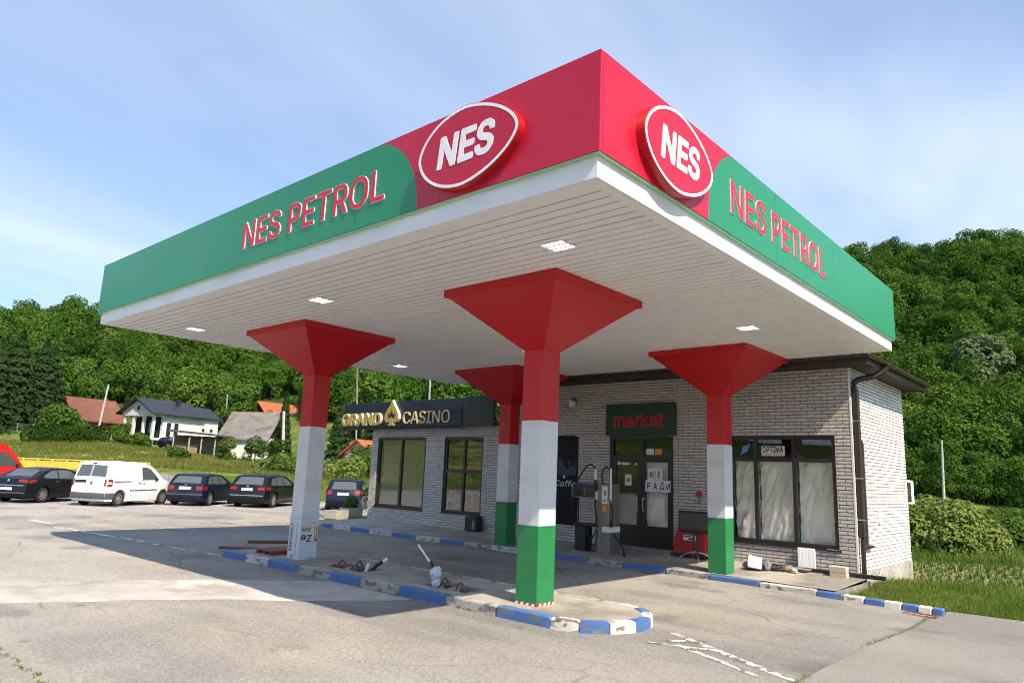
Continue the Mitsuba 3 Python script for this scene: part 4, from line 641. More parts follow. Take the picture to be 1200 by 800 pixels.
def bike(ox, oy, rot):
    M = trimesh.transformations.rotation_matrix(rot, (0, 0, 1)); M[:3, 3] = (ox, oy, 0); tilt = trimesh.transformations.rotation_matrix(.12, (1, 0, 0))
    def A(name, m, b): m.apply_transform(tilt); m.apply_transform(M); add(bk+'__'+name, m, b, smooth=50)
    for x in (0, 1.02):
        t = np.linspace(0, 2*PI, 33); A('tyre', tube([(x+.33*math.cos(a), 0, .345+.33*math.sin(a)) for a in t], .02, 6), 'white_plastic'); A('rim', tube([(x+.305*math.cos(a), 0, .345+.305*math.sin(a)) for a in t], .01, 5), 'chrome')
        for a in np.arange(0, PI, PI/6): A('spoke', tube([(x-.3*math.cos(a), 0, .345-.3*math.sin(a)), (x+.3*math.cos(a), 0, .345+.3*math.sin(a))], .003, 4), 'chrome')
    A('frame', cat([tube(p, .02, 7) for p in (((.44, 0, .3), (.32, 0, .82)), ((.44, 0, .3), (.86, 0, .74)), ((.34, 0, .76), (.84, 0, .86)), ((0, 0, .345), (.44, 0, .3)), ((0, 0, .345), (.34, 0, .76)), ((.82, 0, .95), (.87, 0, .7)))]), 'white_plastic'); A('fork', cat([tube([(.87, s*.02, .72), (.92, s*.05, .6), (1.02, s*.05, .345)], .014, 6) for s in (-1, 1)]), 'white_plastic')
    A('saddle', blob((.29, 0, .88), (.13, .07, .03), 2, .1, 2), 'rubber'); A('handlebar', bent([(.78, -.28, 1.0), (.84, -.1, .99), (.84, .1, .99), (.78, .28, 1.0)], .013), 'dark_frame'); A('crank', tube([(.44, .06, .3), (.36, .08, .16)], .012, 6), 'chrome')
bike(9.45, 17.05, .15)
# ------------------------------------------------------------------ cars
def car(root, pos, h, L, W, prof, wb, ov, wr, mats, sides, rear, front=(), tumble=.3, belt=.9, xoff=None, rim_m='alloy', body_extra=None, plates=True):
    """prof: upper outline from rear foot over the roof to front foot, x from the rear axle; ov: rear overhang; sides/rear: patches"""
    body, gl = mats; x_min, x_max = prof[0][0], prof[-1][0]
    M = trimesh.transformations.rotation_matrix(h, (0, 0, 1)); M[:3, 3] = pos
    zs = .2
    outline = Polygon(prof+[(x_max-.02, zs), (x_min+.04, zs)])
    outline = outline.buffer(-.04).buffer(.04).buffer(.05).buffer(-.05)
    for ax in (0, wb): outline = outline.difference(Point(ax, wr).buffer(wr+.055, 16))
    outline = polys(outline)[0] if len(polys(outline)) == 1 else max(polys(outline), key=lambda p: p.area)
    zmax = max(z for _, z in prof)
    def hw(x, z):
        x, z = np.asarray(x, float), np.asarray(z, float); w = np.full(np.broadcast(x, z).shape, W/2)
        w = w-np.clip(z-belt, 0, None)*tumble-np.clip(z-(zmax-.1), 0, None)**2*4.-np.clip(.42-z, 0, None)*.18
        w = w-.25*np.clip(.55-(x-x_min), 0, None)**2-.45*np.clip(.75-(x_max-x), 0, None)**2
        return w+.012*np.sin(np.clip((z-.3)/(belt-.3), 0, 1)*PI)
    ring = outline.exterior; n = int(ring.length/.05); P = np.array([ring.interpolate(i/n, normalized=True).coords[0] for i in range(n)])
    cx, cz = np.meshgrid(np.arange(x_min, x_max, .09), np.arange(zs, zmax, .07)); g = np.stack([cx.ravel(), cz.ravel()], 1); g = g[shapely.contains_xy(outline.buffer(-.035), g[:, 0], g[:, 1])]
    A = np.vstack([P, g]); t = Delaunay(A).simplices; c = A[t].mean(1); t = t[shapely.contains_xy(outline, c[:, 0], c[:, 1])]
    y = hw(A[:, 0], A[:, 1]); ms = []
    for s in (1, -1): ms.append((np.column_stack([A[:, 0], s*y, A[:, 1]]), t if s < 0 else t[:, ::-1]))
    K = 9; tt = np.linspace(-1, 1, K); yy = hw(P[:, 0], P[:, 1]); bul = np.clip((x_min+.9-P[:, 0])/.9, 0, 1)*.06-np.clip((P[:, 0]-x_max+1.0)/1., 0, 1)*.10
    crown = np.clip((P[:, 1]-.7)/.6, 0, 1)*.03
    S_ = np.stack([P[:, 0][:, None]+bul[:, None]*(tt**2)[None], yy[:, None]*tt[None], P[:, 1][:, None]+crown[:, None]*(1-tt**2)[None]], -1)
    # keep the side outline in step with the skin
    i_, j_ = np.meshgrid(np.arange(n), np.arange(K-1), indexing='ij'); q = lambda i, j: (i % n)*K+j
    Fs = np.vstack([np.stack([q(i_, j_), q(i_+1, j_), q(i_+1, j_+1)], -1).reshape(-1, 3), np.stack([q(i_, j_), q(i_+1, j_+1), q(i_, j_+1)], -1).reshape(-1, 3)])
    def bulx(x, t_): return x+(np.clip((x_min+.9-x)/.9, 0, 1)*.06-np.clip((x-x_max+1.)/1., 0, 1)*.10)*t_**2
    V = []; Fc = []; o = 0
    for v, f in ms:
        v = v.copy(); v[:, 0] = bulx(v[:, 0], 1.); V.append(v); Fc.append(f+o); o += len(v)
    V.append(S_.reshape(-1, 3)); Fc.append(Fs+o); m = trimesh.Trimesh(np.vstack(V), np.vstack(Fc), process=False); m.merge_vertices(digits_vertex=4); 
    def put_(name, m, b, sm=35, lab=None):
        m = m.copy(); m.apply_transform(M); k = add(root+'__'+name, m, b, smooth=sm)
        if lab: tag(k, lab)
        return k
    put_('body', m, body)
    def dense(poly, st=.07): return gridpoly(poly, st, lambda a, b: 0*a)
    def patch_side(poly, s, off=.012):
        d = dense(poly); v = d.vertices; x, z = v[:, 0], v[:, 1]; f = d.faces if s < 0 else d.faces[:, ::-1]; return trimesh.Trimesh(np.column_stack([bulx(x, 1.), s*(hw(x, z)+off), z]), f, process=False)
    pz = np.array([(x, z) for x, z in prof if x <= x_min+1.25]); pz = pz[:np.argmax(pz[:, 1])+1]
    fz = np.array([(x, z) for x, z in prof if x >= x_max-1.9])[::-1]; fz = fz[:np.argmax(fz[:, 1])+1]
    def patch_end(poly, src, off, sgn):
        d = dense(poly); v = d.vertices; yv, z = v[:, 0], v[:, 1]; x = np.interp(z, src[:, 1], src[:, 0]); t_ = yv/np.maximum(hw(x, z), .1); zc = np.clip((z-.7)/.6, 0, 1)*.03*(1-t_**2)
        f = d.faces if sgn > 0 else d.faces[:, ::-1]; return trimesh.Trimesh(np.column_stack([bulx(x, t_)-sgn*off, -yv, z+zc]), f, process=False)
    for name, poly, mt in sides:
        for s in (-1, 1): put_(name, patch_side(Polygon(poly).buffer(-.015).buffer(.015) if mt == 'car_glass' else Polygon(poly), s, .018 if mt == 'tail_clear' else .012), mt)
    for name, poly, mt in rear: put_(name, patch_end(Polygon(poly), pz, .014, 1), mt)
    for name, poly, mt in front: put_(name, patch_end(Polygon(poly), fz, .008, -1), mt)
    for ax in (0, wb):
        for s in (-1, 1):
            tyre = trimesh.creation.revolve([(wr*.62, -.1), (wr*.95, -.1), (wr, -.06), (wr, .06), (wr*.95, .1), (wr*.62, .1), (wr*.62, -.1)], sections=32); rot = trimesh.transformations.rotation_matrix(PI/2, (1, 0, 0)); tyre.apply_transform(rot)
            spokes = [trimesh.creation.revolve([(wr*.56, -.02), (wr*.66, -.02), (wr*.66, .02), (wr*.56, .02), (wr*.56, -.02)], sections=32), trimesh.creation.cylinder(wr*.18, .04, sections=16)]
            for a in range(7): b_ = box(0, wr*.6, -wr*.07, wr*.07, -.015, .015); b_.apply_transform(trimesh.transformations.rotation_matrix(a*2*PI/7, (0, 0, 1))); spokes.append(b_)
            rim = cat(spokes); rim.apply_transform(rot); yw = s*(W/2-.11); tyre.apply_translation((ax, yw, wr)); rim.apply_translation((ax, yw+s*.075, wr))
            disc = trimesh.creation.cylinder(wr*.6, .04, sections=24); disc.apply_transform(rot); disc.apply_translation((ax, yw+s*.03, wr))
            kk = put_('wheel', tyre, 'tyre'); rim.apply_transform(M); add(kk+'__rim', rim, rim_m, smooth=30); disc.apply_transform(M); add(kk+'__disc', disc, 'wheel_well')
    put_('underbody', box(x_min+.3, x_max-.3, -W/2+.22, W/2-.22, .16, .5), 'wheel_well', False)
    return put_, hw, patch_side
PG = 'parked cars in the row behind the forecourt'
def sidewin(*pp): return [('side_window', p, 'car_glass') for p in pp]
def mirrors(put_, x, z, y, b):
    for s in (-1, 1): put_('mirror', cbox(x-.08, x+.06, s*(y+.02)-.09, s*(y+.02)+.09, z-.07, z+.07, .03), b)
# black saloon
r = thing('parked_car', 'black saloon car at the left end of the row beside the white van', 'car', PG)
pf = [(-.93, .25), (-.98, .45), (-.97, .62), (-.93, .80), (-.88, .98), (-.72, 1.03), (-.5, 1.05), (.05, 1.30), (.45, 1.415), (.95, 1.44), (1.5, 1.42), (1.95, 1.30), (2.55, 1.03), (3.1, .93), (3.5, .82), (3.68, .62), (3.70, .42), (3.64, .25)]
pt, hw_, ps_ = car(r, (1.28, 29.3, -.05), .62, 4.7, 1.81, pf, 2.76, .95, .325, ('car_black', 'car_glass'),
   sidewin([(-.05, 1.03), (.0, 1.14), (.4, 1.33), (.75, 1.36), (.78, 1.0)], [(.84, 1.0), (.81, 1.36), (1.2, 1.37), (1.55, 1.33), (2.1, 1.05), (2.15, .98)])+[('tail_lamp', [(-.9, .80), (-.86, .95), (-.62, .97), (-.45, .93), (-.6, .84)], 'tail_red'), ('door_handle', [(.6, .86), (.82, .87), (.82, .90), (.6, .89)], 'chrome'), ('door_handle', [(1.55, .85), (1.77, .86), (1.77, .89), (1.55, .88)], 'chrome'), ('door_seam', [(.80, .3), (.806, .3), (.812, 1.0), (.806, 1.0)], 'wheel_well'), ('sill_trim', [(.45, .28), (2.3, .26), (2.3, .31), (.45, .33)], 'wheel_well')],
   [('rear_window', [(-.6, 1.075), (.6, 1.075), (.52, 1.36), (-.52, 1.36)], 'car_glass'), ('tail_lamp', [(-.84, .82), (-.45, .84), (-.45, .96), (-.82, .96)], 'tail_red'), ('tail_lamp', [(.84, .82), (.45, .84), (.45, .96), (.82, .96)], 'tail_red'), ('number_plate', [(-.26, .52), (.26, .52), (.26, .63), (-.26, .63)], 'plate'), ('chrome_strip', [(-.7, .70), (.7, .70), (.7, .73), (-.7, .73)], 'chrome'), ('badge', [(-.05, .86), (.05, .86), (.05, .95), (-.05, .95)], 'chrome'), ('bumper_trim', [(-.8, .38), (.8, .38), (.8, .44), (-.8, .44)], 'bumper_grey')])
mirrors(pt, 2.0, 1.02, .9, 'car_black')
# white van
r = thing('parked_van', 'white panel van with black rear windows and grey bumper', 'van', PG)
pf = [(-.78, .28), (-.82, .42), (-.80, .62), (-.78, .92), (-.70, 1.25), (-.60, 1.62), (-.52, 1.76), (-.30, 1.81), (.6, 1.83), (1.4, 1.81), (1.75, 1.72), (2.15, 1.48), (2.55, 1.16), (2.75, 1.07), (3.2, .98), (3.45, .84), (3.54, .6), (3.56, .42), (3.5, .26)]
pt, hw_, ps_ = car(r, (3.36, 26.5, -.05), .51, 4.4, 1.79, pf, 2.68, .85, .32, ('car_white', 'car_glass'),
   sidewin([(1.28, 1.08), (1.22, 1.62), (1.5, 1.63), (1.75, 1.55), (2.08, 1.3), (2.3, 1.1)])+[('tail_lamp', [(-.76, .82), (-.7, 1.1), (-.5, 1.1), (-.5, .82)], 'tail_red'), ('reverse_lamp', [(-.75, .9), (-.725, .99), (-.55, .99), (-.55, .9)], 'tail_clear'), ('side_moulding', [(.55, .62), (2.2, .64), (2.2, .69), (.55, .67)], 'bumper_grey'), ('sliding_rail', [(-.42, .99), (.6, 1.0), (.6, 1.04), (-.42, 1.03)], 'bumper_grey'), ('door_handle', [(1.02, .92), (1.16, .92), (1.16, .97), (1.02, .97)], 'dark_frame'), ('door_handle', [(1.3, .91), (1.44, .91), (1.44, .96), (1.3, .96)], 'dark_frame'), ('bumper', [(-.78, .3), (-.8, .55), (-.33, .55), (-.37, .3)], 'bumper_grey'), ('door_seam', [(1.21, .35), (1.218, .35), (1.218, 1.7), (1.21, 1.7)], 'bumper_grey'), ('door_seam', [(.62, .35), (.628, .35), (.628, 1.7), (.62, 1.7)], 'bumper_grey')],
   [('rear_window', [(-.72, 1.2), (-.03, 1.2), (-.03, 1.65), (-.64, 1.65)], 'car_glass'), ('rear_window', [(.03, 1.2), (.72, 1.2), (.64, 1.65), (.03, 1.65)], 'car_glass'), ('bumper', [(-.84, .3), (.84, .3), (.84, .55), (-.84, .55)], 'bumper_grey'), ('tail_lamp', [(.74, .82), (.82, .82), (.8, 1.1), (.72, 1.1)], 'tail_red'), ('tail_lamp', [(-.74, .82), (-.82, .82), (-.8, 1.1), (-.72, 1.1)], 'tail_red'), ('number_plate', [(-.66, .82), (-.16, .82), (-.16, .92), (-.66, .92)], 'plate'), ('plate_recess', [(-.7, .94), (-.12, .94), (-.12, 1.04), (-.7, 1.04)], 'dark_frame'), ('badge', [(.09, .88), (.2, .88), (.2, 1.0), (.09, 1.0)], 'bumper_grey'), ('door_seam', [(-.006, .56), (.006, .56), (.006, 1.72), (-.006, 1.72)], 'bumper_grey'), ('brake_lamp', [(-.1, 1.70), (.1, 1.70), (.1, 1.735), (-.1, 1.735)], 'dark_frame')], tumble=.13, belt=1.05)
mirrors(pt, 2.1, 1.12, .88, 'dark_frame')
# navy estate
r = thing('parked_car', 'dark navy estate car right of the white van', 'car', PG)
pf = [(-.80, .25), (-.86, .42), (-.85, .58), (-.80, .82), (-.74, .98), (-.42, 1.28), (-.28, 1.37), (.3, 1.41), (1.0, 1.42), (1.4, 1.37), (1.85, 1.2), (2.3, 1.0), (2.9, .92), (3.35, .82), (3.5, .62), (3.53, .42), (3.46, .25)]
pt, hw_, ps_ = car(r, (7.14, 26.3, -.05), .72, 4.48, 1.74, pf, 2.725, .82, .315, ('car_navy', 'car_glass'),
   sidewin([(-.45, 1.0), (-.22, 1.26), (.06, 1.31), (.1, .98)], [(.16, .98), (.12, 1.32), (.85, 1.335), (.88, .97)], [(.95, .97), (.92, 1.33), (1.15, 1.31), (1.5, 1.2), (1.85, .98)])+[('tail_lamp', [(-.79, .72), (-.75, .88), (-.5, .88), (-.52, .72)], 'tail_red'), ('door_handle', [(.66, .84), (.84, .84), (.84, .87), (.66, .87)], 'car_navy'), ('side_moulding', [(.4, .52), (2.25, .52), (2.25, .56), (.4, .56)], 'wheel_well'), ('door_seam', [(.9, .3), (.907, .3), (.907, .97), (.9, .97)], 'wheel_well'), ('roof_rail', [(-.2, 1.385), (1.1, 1.395), (1.1, 1.41), (-.2, 1.40)], 'wheel_well')],
   [('rear_window', [(-.64, 1.0), (.64, 1.0), (.54, 1.29), (-.54, 1.29)], 'car_glass'), ('tail_lamp', [(-.78, .72), (-.5, .72), (-.5, .88), (-.76, .88)], 'tail_red'), ('tail_lamp', [(.78, .72), (.5, .72), (.5, .88), (.76, .88)], 'tail_red'), ('number_plate', [(-.27, .73), (.27, .73), (.27, .85), (-.27, .85)], 'plate'), ('bumper_trim', [(-.82, .5), (.82, .5), (.82, .54), (-.82, .54)], 'bumper_grey'), ('badge', [(-.035, .91), (.035, .91), (.035, .965), (-.035, .965)], 'chrome')])
mirrors(pt, 1.75, .98, .86, 'car_navy')
# black estate
r = thing('parked_car', 'black estate car next to the wrapped column', 'car', PG)
pf = [(-.92, .27), (-.98, .45), (-.96, .62), (-.90, .86), (-.84, 1.0), (-.5, 1.33), (-.34, 1.43), (.3, 1.48), (1.0, 1.49), (1.45, 1.43), (2.0, 1.22), (2.5, 1.03), (3.1, .95), (3.6, .82), (3.8, .62), (3.83, .42), (3.76, .26)]
pt, hw_, ps_ = car(r, (9.45, 24.8, -.05), .62, 4.83, 1.86, pf, 2.815, .95, .335, ('car_black', 'car_glass'),
   sidewin([(-.42, 1.03), (-.2, 1.32), (.2, 1.37), (.24, 1.01)], [(.30, 1.01), (.26, 1.37), (.95, 1.395), (1.0, 1.0)], [(1.07, 1.0), (1.03, 1.395), (1.3, 1.36), (1.7, 1.22), (2.1, 1.0)])+[('tail_lamp', [(-.89, .8), (-.84, .95), (-.45, .93), (-.5, .8)], 'tail_red'), ('sill_trim', [(.42, .32), (2.35, .32), (2.35, .38), (.42, .38)], 'bumper_grey'), ('door_seam', [(1.02, .3), (1.027, .3), (1.027, 1.0), (1.02, 1.0)], 'wheel_well'), ('door_handle', [(.72, .88), (.92, .88), (.92, .91), (.72, .91)], 'chrome')],
   [('rear_window', [(-.68, 1.02), (.68, 1.02), (.56, 1.35), (-.56, 1.35)], 'car_glass'), ('tail_lamp', [(-.83, .8), (-.5, .8), (-.5, .93), (-.81, .93)], 'tail_red'), ('tail_lamp', [(.83, .8), (.5, .8), (.5, .93), (.81, .93)], 'tail_red'), ('number_plate', [(-.27, .76), (.27, .76), (.27, .87), (-.27, .87)], 'plate'), ('chrome_strip', [(-.8, .54), (.8, .54), (.8, .57), (-.8, .57)], 'chrome'), ('badge', [(-.05, .92), (.05, .92), (.05, .98), (-.05, .98)], 'chrome')])
mirrors(pt, 1.95, 1.0, .92, 'car_black')
# dark hatchback
r = thing('parked_car', 'dark hatchback between the wrapped column and the casino wing', 'car', PG)
pf = [(-.58, .26), (-.66, .42), (-.66, .58), (-.60, .82), (-.54, .97), (-.2, 1.28), (-.05, 1.38), (.5, 1.43), (1.0, 1.42), (1.4, 1.3), (1.95, 1.0), (2.45, .9), (2.9, .78), (3.08, .6), (3.1, .42), (3.03, .26)]
pt, hw_, ps_ = car(r, (12.0, 21.33, -.05), .82, 3.83, 1.66, pf, 2.44, .66, .30, ('car_navy', 'car_glass'),
   sidewin([(-.15, 1.0), (.08, 1.27), (.55, 1.33), (.6, .97)], [(.67, .97), (.62, 1.33), (.95, 1.32), (1.3, 1.18), (1.6, .96)])+[('tail_lamp', [(-.58, .72), (-.53, .92), (-.3, .96), (-.25, .85), (-.4, .72)], 'tail_red'), ('door_seam', [(.63, .3), (.637, .3), (.637, .97), (.63, .97)], 'wheel_well'), ('side_moulding', [(.4, .5), (2.0, .5), (2.0, .55), (.4, .55)], 'wheel_well')],
   [('rear_window', [(-.56, .98), (.56, .98), (.5, 1.3), (-.5, 1.3)], 'car_glass'), ('tail_lamp', [(-.72, .74), (-.5, .74), (-.52, .93), (-.70, .93)], 'tail_red'), ('tail_lamp', [(.72, .74), (.5, .74), (.52, .93), (.70, .93)], 'tail_red'), ('number_plate', [(-.26, .73), (.26, .73), (.26, .84), (-.26, .84)], 'plate'), ('bumper_trim', [(-.76, .45), (.76, .45), (.76, .52), (-.76, .52)], 'wheel_well')])
mirrors(pt, 1.4, .98, .8, 'car_navy')
# red van
r = thing('parked_van', 'red high roofed van cut off by the left edge of the picture', 'van', PG)
pf = [(-1.1, .35), (-1.15, .6), (-1.12, 1.4), (-1.05, 2.35), (-.9, 2.48), (.5, 2.5), (2.0, 2.48), (2.6, 2.38), (3.1, 1.95), (3.65, 1.38), (4.0, 1.22), (4.28, 1.0), (4.38, .7), (4.38, .5), (4.3, .32)]
pt, hw_, ps_ = car(r, (-1.3, 33.2, -.02), .52, 5.5, 2.05, pf, 3.45, 1.1, .34, ('car_red', 'car_glass'), sidewin([(2.1, 1.35), (2.1, 2.0), (2.6, 2.02), (3.0, 1.75), (3.35, 1.4)])+[('side_moulding', [(.5, .7), (2.9, .7), (2.9, .78), (.5, .78)], 'bumper_grey'), ('door_seam', [(2.02, .4), (2.03, .4), (2.03, 2.2), (2.02, 2.2)], 'bumper_grey'), ('head_lamp', [(3.95, .95), (4.0, 1.15), (4.2, 1.02), (4.22, .92)], 'lamp_glass')], [], [('windscreen', [(-.8, 1.4), (.8, 1.4), (.72, 2.1), (-.72, 2.1)], 'car_glass'), ('grille', [(-.5, .6), (.5, .6), (.5, .85), (-.5, .85)], 'bumper_grey')], tumble=.08, belt=1.3)
mirrors(pt, 3.25, 1.45, 1.05, 'dark_frame')
# ------------------------------------------------------------------ houses behind
def fr2(az):   # unit vectors of the line of sight and to its right at a compass angle
    a = math.radians(az); return np.array([math.cos(a), math.sin(a)]), np.array([math.sin(a), -math.cos(a)])
def house(name, label, A, az, th, L, W, eave, ridge, wall, roof, over=.5, base=-1.0, gable_wall=None, wins=(), gwins=(), open_gable=False):
    """A: near corner shared by the long wall and the gable; long wall runs to the right-rear at th from the line of sight"""
    d, r_ = fr2(az); t = math.radians(th); ex = math.sin(t)*r_+math.cos(t)*d; ey = -math.cos(t)*r_+math.sin(t)*d
    k = thing(name, label, 'house'); A = np.array(A, float)
    def W_(m): v = m.vertices.copy(); o = A[:2]+v[:, :1]*ex+v[:, 1:2]*ey; q = trimesh.Trimesh(np.column_stack([o, A[2]+v[:, 2]]), m.faces, process=False); return q
    add(k+'__wall', W_(box(0, L, 0, W, base, eave)), wall)
    gb = ext(Polygon([(0, eave), (W, eave), (W/2, ridge)]), .2); v = gb.vertices
    for x0 in ((.0, L-.2) if not open_gable else (1.2, L-1.2)): add(k+'__gable', W_(trimesh.Trimesh(np.stack([x0+v[:, 2], v[:, 0], v[:, 1]], 1), gb.faces, process=False)), gable_wall or wall)
    sl = (ridge-eave)/(W/2)
    for s in (0, 1):
        y_e, z_e = -over, eave-over*sl; q = [(-over, y_e, z_e), (L+over, y_e, z_e), (L+over, W/2, ridge), (-over, W/2, ridge)]; q = [(a, b if s == 0 else W-b, c) for a, b, c in q]
        vv = np.array(q+[(a, b, c+.18) for a, b, c in q]); f = [[0, 1, 2], [0, 2, 3], [4, 6, 5], [4, 7, 6]]+[z for a in range(4) for z in ([a, a+4, (a+1) % 4+4], [a, (a+1) % 4+4, (a+1) % 4])]
        add(k+'__roof', W_(trimesh.Trimesh(vv, f, process=False)), roof)
    for (x, z, w, h) in wins: kk = add(k+'__window', W_(box(x, x+w, -.05, .02, z, z+h)), 'corner_white'); add(kk+'__pane', W_(box(x+.08, x+w-.08, -.07, -.051, z+.08, z+h-.08)), 'house_glass')
    for (y, z, w, h) in gwins: kk = add(k+'__window', W_(box(-.05, .02, y, y+w, z, z+h)), 'corner_white'); add(kk+'__pane', W_(box(-.07, -.051, y+.08, y+w-.08, z+.08, z+h-.08)), 'house_glass')
    return k, W_
hx = math.sin(math.radians(55))*fr2(68.3)[1]+math.cos(math.radians(55))*fr2(68.3)[0]; HA = (32.5+1.7*hx[0], 95.6+1.7*hx[1], 3.3)
wh, W_ = house('house', 'white two storey house with black gabled roof and open balcony', HA, 68.3, 55, 5.6, 6.6, 5.3, 7.1, 'render_white', 'roof_black', .8, wins=((.5, 1.9, .8, 2.1), (1.7, 1.9, .8, 2.1)))
add(wh+'__balcony_shade_sheet', W_(box(-.02, .0, .5, 6.1, 1.7, 4.7)), 'interior')  # flat near-black sheet on the wall painted as the balcony's shade
for y_ in (.1, 2.2, 4.4, 6.4): add(wh+'__balcony_post', W_(box(-1.6, -1.25, y_-.18, y_+.18, -.5, 4.75)), 'render_white')
add(wh+'__balcony_floor', W_(box(-1.7, -.02, -.1, 6.7, 1.4, 1.7)), 'render_white'); add(wh+'__balcony_beam', W_(box(-1.75, -.02, -.15, 6.75, 4.75, 5.25)), 'render_white')
gb = ext(Polygon([(-.1, 5.25), (6.7, 5.25), (3.3, 7.08)]), .15); v = gb.vertices; add(wh+'__gable', W_(trimesh.Trimesh(np.stack([-1.75+v[:, 2], v[:, 0], v[:, 1]], 1), gb.faces, process=False)), 'render_white'); add(wh+'__attic_window', W_(box(-1.8, -1.76, 3.0, 3.6, 5.5, 6.1)), 'car_glass')
for s in (0, 1):
    q = [(-2.4, -.8, 4.864), (-.8, -.8, 4.864), (-.8, 3.3, 7.1), (-2.4, 3.3, 7.1)]; q = [(a, b if s == 0 else 6.6-b, c) for a, b, c in q]; vv = np.array(q+[(a, b, c+.178) for a, b, c in q]); f = [[0, 1, 2], [0, 2, 3], [4, 6, 5], [4, 7, 6]]+[z for a in range(4) for z in ([a, a+4, (a+1) % 4+4], [a, (a+1) % 4+4, (a+1) % 4])]; add(wh+'__roof', W_(trimesh.Trimesh(vv, f, process=False)), 'roof_black')
add(wh+'__chimney', W_(box(3.4, 3.9, 2.0, 2.5, 5.6, 7.5)), 'roof_black')
for y_, c_ in ((1.2, 'cloth_blue'), (2.9, 'cloth_orange'), (5.5, 'white_plastic')): lk = thing('laundry', {'cloth_blue': 'blue cloth hung on the balcony of the white house', 'cloth_orange': 'orange cloth hung on the balcony of the white house', 'white_plastic': 'white cloth hung on the balcony of the white house'}[c_], 'laundry', 'laundry on the balcony'); scene[lk+'__cloth'] = mikit.ply(W_(box(-1.0, -.97, y_-.45, y_+.35, 2.4, 3.9)), c_)
e2, W2 = house('house', 'white rear block with its own black roof beside the white house', tuple(np.array(HA[:2])+5.65*hx)+(3.3,), 68.3, 55, 3.6, 6.0, 5.1, 6.6, 'render_white', 'roof_black', .5, wins=((.7, 3.0, .6, .6), (2.1, 3.0, .6, .6)))
bh, W3 = house('house', 'unfinished brick house with a rusty brown tiled roof', (27.6, 109.9, 5.5), 72.2, 62, 6.6, 6.8, 2.2, 5.2, 'house_brick', 'roof_brown', .6, gable_wall='dark_wood', wins=((.8, .7, .8, .9), (3.2, .7, .8, .9)), open_gable=True)
gh, W4 = house('house', 'low white cottage with a weathered grey roof', tuple(np.array([41.1, 80.4])-5.6*fr2(60.5)[1]+1.2*fr2(60.5)[0])+(2.2,), 60.5, 114, 6.3, 7.0, 3.2, 6.6, 'render_white', 'roof_grey', .45, gable_wall='dark_wood', open_gable=True)
add(gh+'__porch', cat([W4(box(6.32, 7.7, .2, 6.0, -.4, .25)), W4(box(6.32, 7.7, .1, 6.0, 2.5, 2.62))]), 'pale_concrete'); add(gh+'__porch_rail', W4(box(7.55, 7.7, .2, 6., .25, 1.0)), 'render_white'); add(gh+'__porch_wall', W4(box(6.31, 6.33, .8, 5.6, .3, 2.4)), 'house_brick'); add(gh+'__chimney', W4(box(4.2, 4.8, 3.9, 4.5, 6.0, 7.2)), 'house_brick')
add(gh+'__door', W4(box(6.34, 6.38, 2.0, 3.0, .3, 2.2)), 'corner_white'); add(gh+'__downpipe', W4(box(6.1, 6.22, -.12, -.02, -.3, 3.0)), 'dull_grey'); add(gh+'__barge_board', W4(box(6.7, 6.75, .1, 6.9, 3.1, 3.3)), 'dark_wood')
oh, W5 = house('house', 'brick house with an orange tiled roof behind the grey roofed cottage', tuple(np.array([58.9, 104.8])-3.0*fr2(59.)[1])+(5.6,), 59.0, 55, 7.5, 6.5, 4.6, 7.2, 'house_brick', 'roof_orange', .8, wins=((1., 2.8, 1., 1.2), (4., 2.8, 1., 1.2)), gable_wall='dark_wood')
add(oh+'__floor_band', W5(box(-.03, 7.53, -.03, 6.53, 2.3, 2.6)), 'pale_concrete')
ph, W6 = house('house', 'pale pink house with a bright orange roof beside the casino wing', tuple(np.array([39.3, 55.3])+.2*fr2(52.5)[1]+3*fr2(52.5)[0])+(1.3,), 52.5, 40, 5.5, 4.0, 2.3, 3.7, 'render_pink', 'roof_orange', .5, gwins=((.6, .9, .7, .8), (2.5, .9, .7, .8))); add(ph+'__lean_to', W6(box(-1.6, -.02, .3, 3.4, -.5, .9)), 'wood'); add(ph+'__lean_to_roof', W6(trimesh.convex.convex_hull([(-2., -.2, .95), (-2., 3.9, .95), (-.05, -.2, 1.5), (-.05, 3.9, 1.5), (-2., -.2, 1.05), (-2., 3.9, 1.05), (-.05, -.2, 1.6), (-.05, 3.9, 1.6)])), 'roof_orange')
sh = thing('shed', 'open timber shed with a flat dark roof below the white house', 'shed'); d_, r_ = fr2(66.0); o_ = np.array([30.2, 83.0])
def W7(m): v = m.vertices; q = o_+v[:, :1]*r_+v[:, 1:2]*d_; return trimesh.Trimesh(np.column_stack([q, 2.5+v[:, 2]]), m.faces, process=False)
add(sh+'__roof', W7(trimesh.convex.convex_hull([(-.6, -.5, 3.0), (6.8, -.5, 2.6), (6.8, 4, 2.9), (-.6, 4, 3.3), (-.6, -.5, 3.15), (6.8, -.5, 2.75), (6.8, 4, 3.05), (-.6, 4, 3.45)])), 'roof_metal')
for x_ in (0, 1.8, 3.2, 4.8, 6.4): add(sh+'__post', W7(box(x_, x_+.16, 0, .16, -.8, 2.65)), 'pole_wood')
add(sh+'__rear_wall', W7(box(0, 6.5, 3.4, 3.5, -.5, 2.75)), 'wood'); add(sh+'__wood_stack', W7(box(.3, 2.9, 1.0, 2.2, -.4, 1.6)), 'wood')
q = thing('parked_car', 'small dark car standing in the yard of the white house', 'car')
dq, rq = fr2(67.3); pq = np.array([32.6, 91.0]); pf = [(-.6, .26), (-.66, .45), (-.6, .85), (-.2, 1.3), (.5, 1.45), (1.0, 1.43), (1.9, 1.0), (2.9, .8), (3.1, .5), (3.03, .26)]
